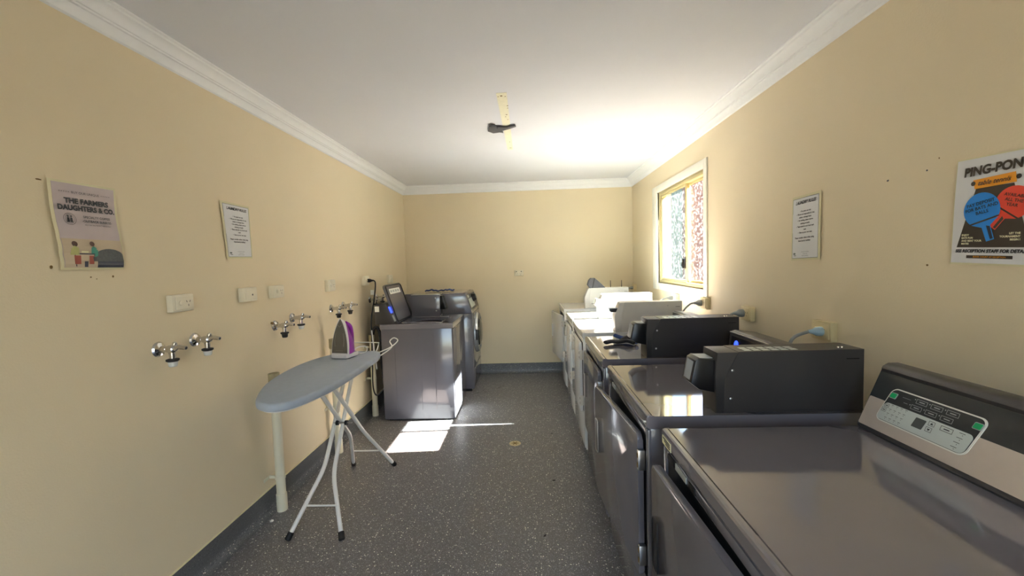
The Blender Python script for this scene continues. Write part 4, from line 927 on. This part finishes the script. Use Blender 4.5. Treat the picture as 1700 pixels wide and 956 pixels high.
for k, l_ in enumerate(('AVAILABLE', 'ALL THE', 'YEAR')): tx('brown', l_, 0.170-k*0.004, 0.190-k*0.012, 0.0118, 0.0020, rot=-14, bold=0.0002)
for k, l_ in enumerate(('ENJOY', 'BATS FUN', 'AND BEAT YOUR', 'MATES')): tx('cream', l_, 0.034, 0.088-k*0.0085, 0.0072, 0.0014, align='LEFT', bold=0.0003)
for k, l_ in enumerate(('LET THE', 'TOURNAMENT', 'BEGIN !')): tx('cream', l_, 0.186, 0.090-k*0.0085, 0.0072, 0.0014, align='RIGHT', bold=0.0003)
tx('ink', 'SEE RECEPTION STAFF FOR DETAILS', 0.113, 0.041, 0.0128, 0.0014, shear=0.2, bold=0.0006, xscale=0.92)
s_.rect('brown', 0.050, 0.170, 0.020, 0.029, 0.0008); tx('orangetext', 'BOOK COURT AT RECEPTION', 0.112, 0.0245, 0.0062, 0.0016, bold=0.0001)
s_.build(t, dict(brown='dark_print', ink='lettering', cream='small_lettering', orange='orange_banner', orangetext='orange_lettering', ink2='bat_lettering', bluep='blue_bat', redp='red_bat'))

# ================================================================ CEILING, FLOOR DETAILS
t = thing('bare_ceiling_strip', 'long cream patch with screw holes where a ceiling light was removed', 'light mount', (-0.125, 3.13, H))
pts = [(-0.156, 2.52), (-0.094, 2.515), (-0.100, 3.76), (-0.146, 3.765)]
MB().prism(pts, 'xy', H-0.0015, H-0.0).build('plaster_patch', M['strip'], t, smooth=0)
mb = MB()
for x, y, r in ((-0.128, 2.56, .007), (-0.105, 2.57, .004), (-0.147, 2.57, .004), (-0.098, 2.72, .005), (-0.099, 2.76, .004), (-0.112, 2.88, .006), (-0.120, 2.92, .004), (-0.108, 2.98, .004), (-0.118, 3.52, .004), (-0.122, 3.70, .005), (-0.112, 3.70, .004)):
    mb.lathe([(0, r), (0.0005, r), (0.0005, 0)], (x, y, H-0.0016), (0, 0, -1), 10)
mb.build('screw_hole', M['stain'], t, smooth=0)
mb = MB()
mb.prism([(-0.265, 3.18), (-0.245, 3.08), (-0.21, 3.10), (-0.175, 3.09), (-0.12, 3.11), (-0.06, 3.07), (-0.055, 3.10), (-0.10, 3.14), (-0.165, 3.18), (-0.155, 3.23), (-0.18, 3.21), (-0.23, 3.23)], 'xy', H-0.016, H-0.006, 0.002)
mb.prism([(-0.245, 3.05), (-0.20, 3.04), (-0.19, 3.11), (-0.235, 3.12)], 'xy', H-0.024, H-0.0145)
mb.tube([(-0.17, 3.15, H-0.012), (-0.17, 3.15, H-0.0005)], 0.008, 10)
tag(mb.build('dangling_tape', M['tape'], smooth=30), 'grey taped wire end hanging from the bare ceiling strip', 'tape')
t = thing('floor_drain', 'round cream drain set in the speckled floor', 'drain', (-0.138, 3.215, 0))
MB().lathe([(0, 0.046), (0.002, 0.045), (0.003, 0.036), (0.0015, 0.034), (0.0015, 0.0)], (-0.138, 3.215, 0.0), (0, 0, 1), 32).build('drain_rim', M['beige'], t)
mb = MB()
for k in range(3): a = R(60*k); mb.box(-0.028, 0.028, -0.003, 0.003, 0.0016, 0.003, M=Matrix.Translation((-0.138, 3.215, 0)) @ Matrix.Rotation(a, 4, 'Z'))
mb.build('drain_grate', M['stain'], t)
for i, (x, y, a, b, th) in enumerate(((-0.59, 4.52, .035, .005, 40), (-0.53, 4.62, .03, .004, 70), (-0.50, 4.55, .02, .006, 10), (-0.36, 4.70, .035, .005, 55), (-0.33, 4.76, .03, .003, 5), (0.13, 2.65, .012, .009, 0), (0.16, 3.4, .01, .008, 0), (0.05, 2.1, .014, .006, 50))):
    c_, s1_ = math.cos(R(th)), math.sin(R(th))
    MB().poly([(x+a*c_*k1-b*s1_*k2, y+a*s1_*k1+b*c_*k2, 0.0006) for k1, k2 in ((-1, -.3), (-.4, -1), (.5, -.7), (1, 0), (.4, .9), (-.6, .6))]).build('scuff_mark', M['void'], bpy.data.objects['floor'], smooth=0)
tag(MB().lathe([(0, 0.009), (0.004, 0.010), (0.008, 0.006), (0.009, 0)], (-1.478, 2.235, 0.001), (0, 0, 1), 10).build('lint_ball', M['line']), 'tiny white scrap on the floor beside the nearest waste pipe', 'scrap')
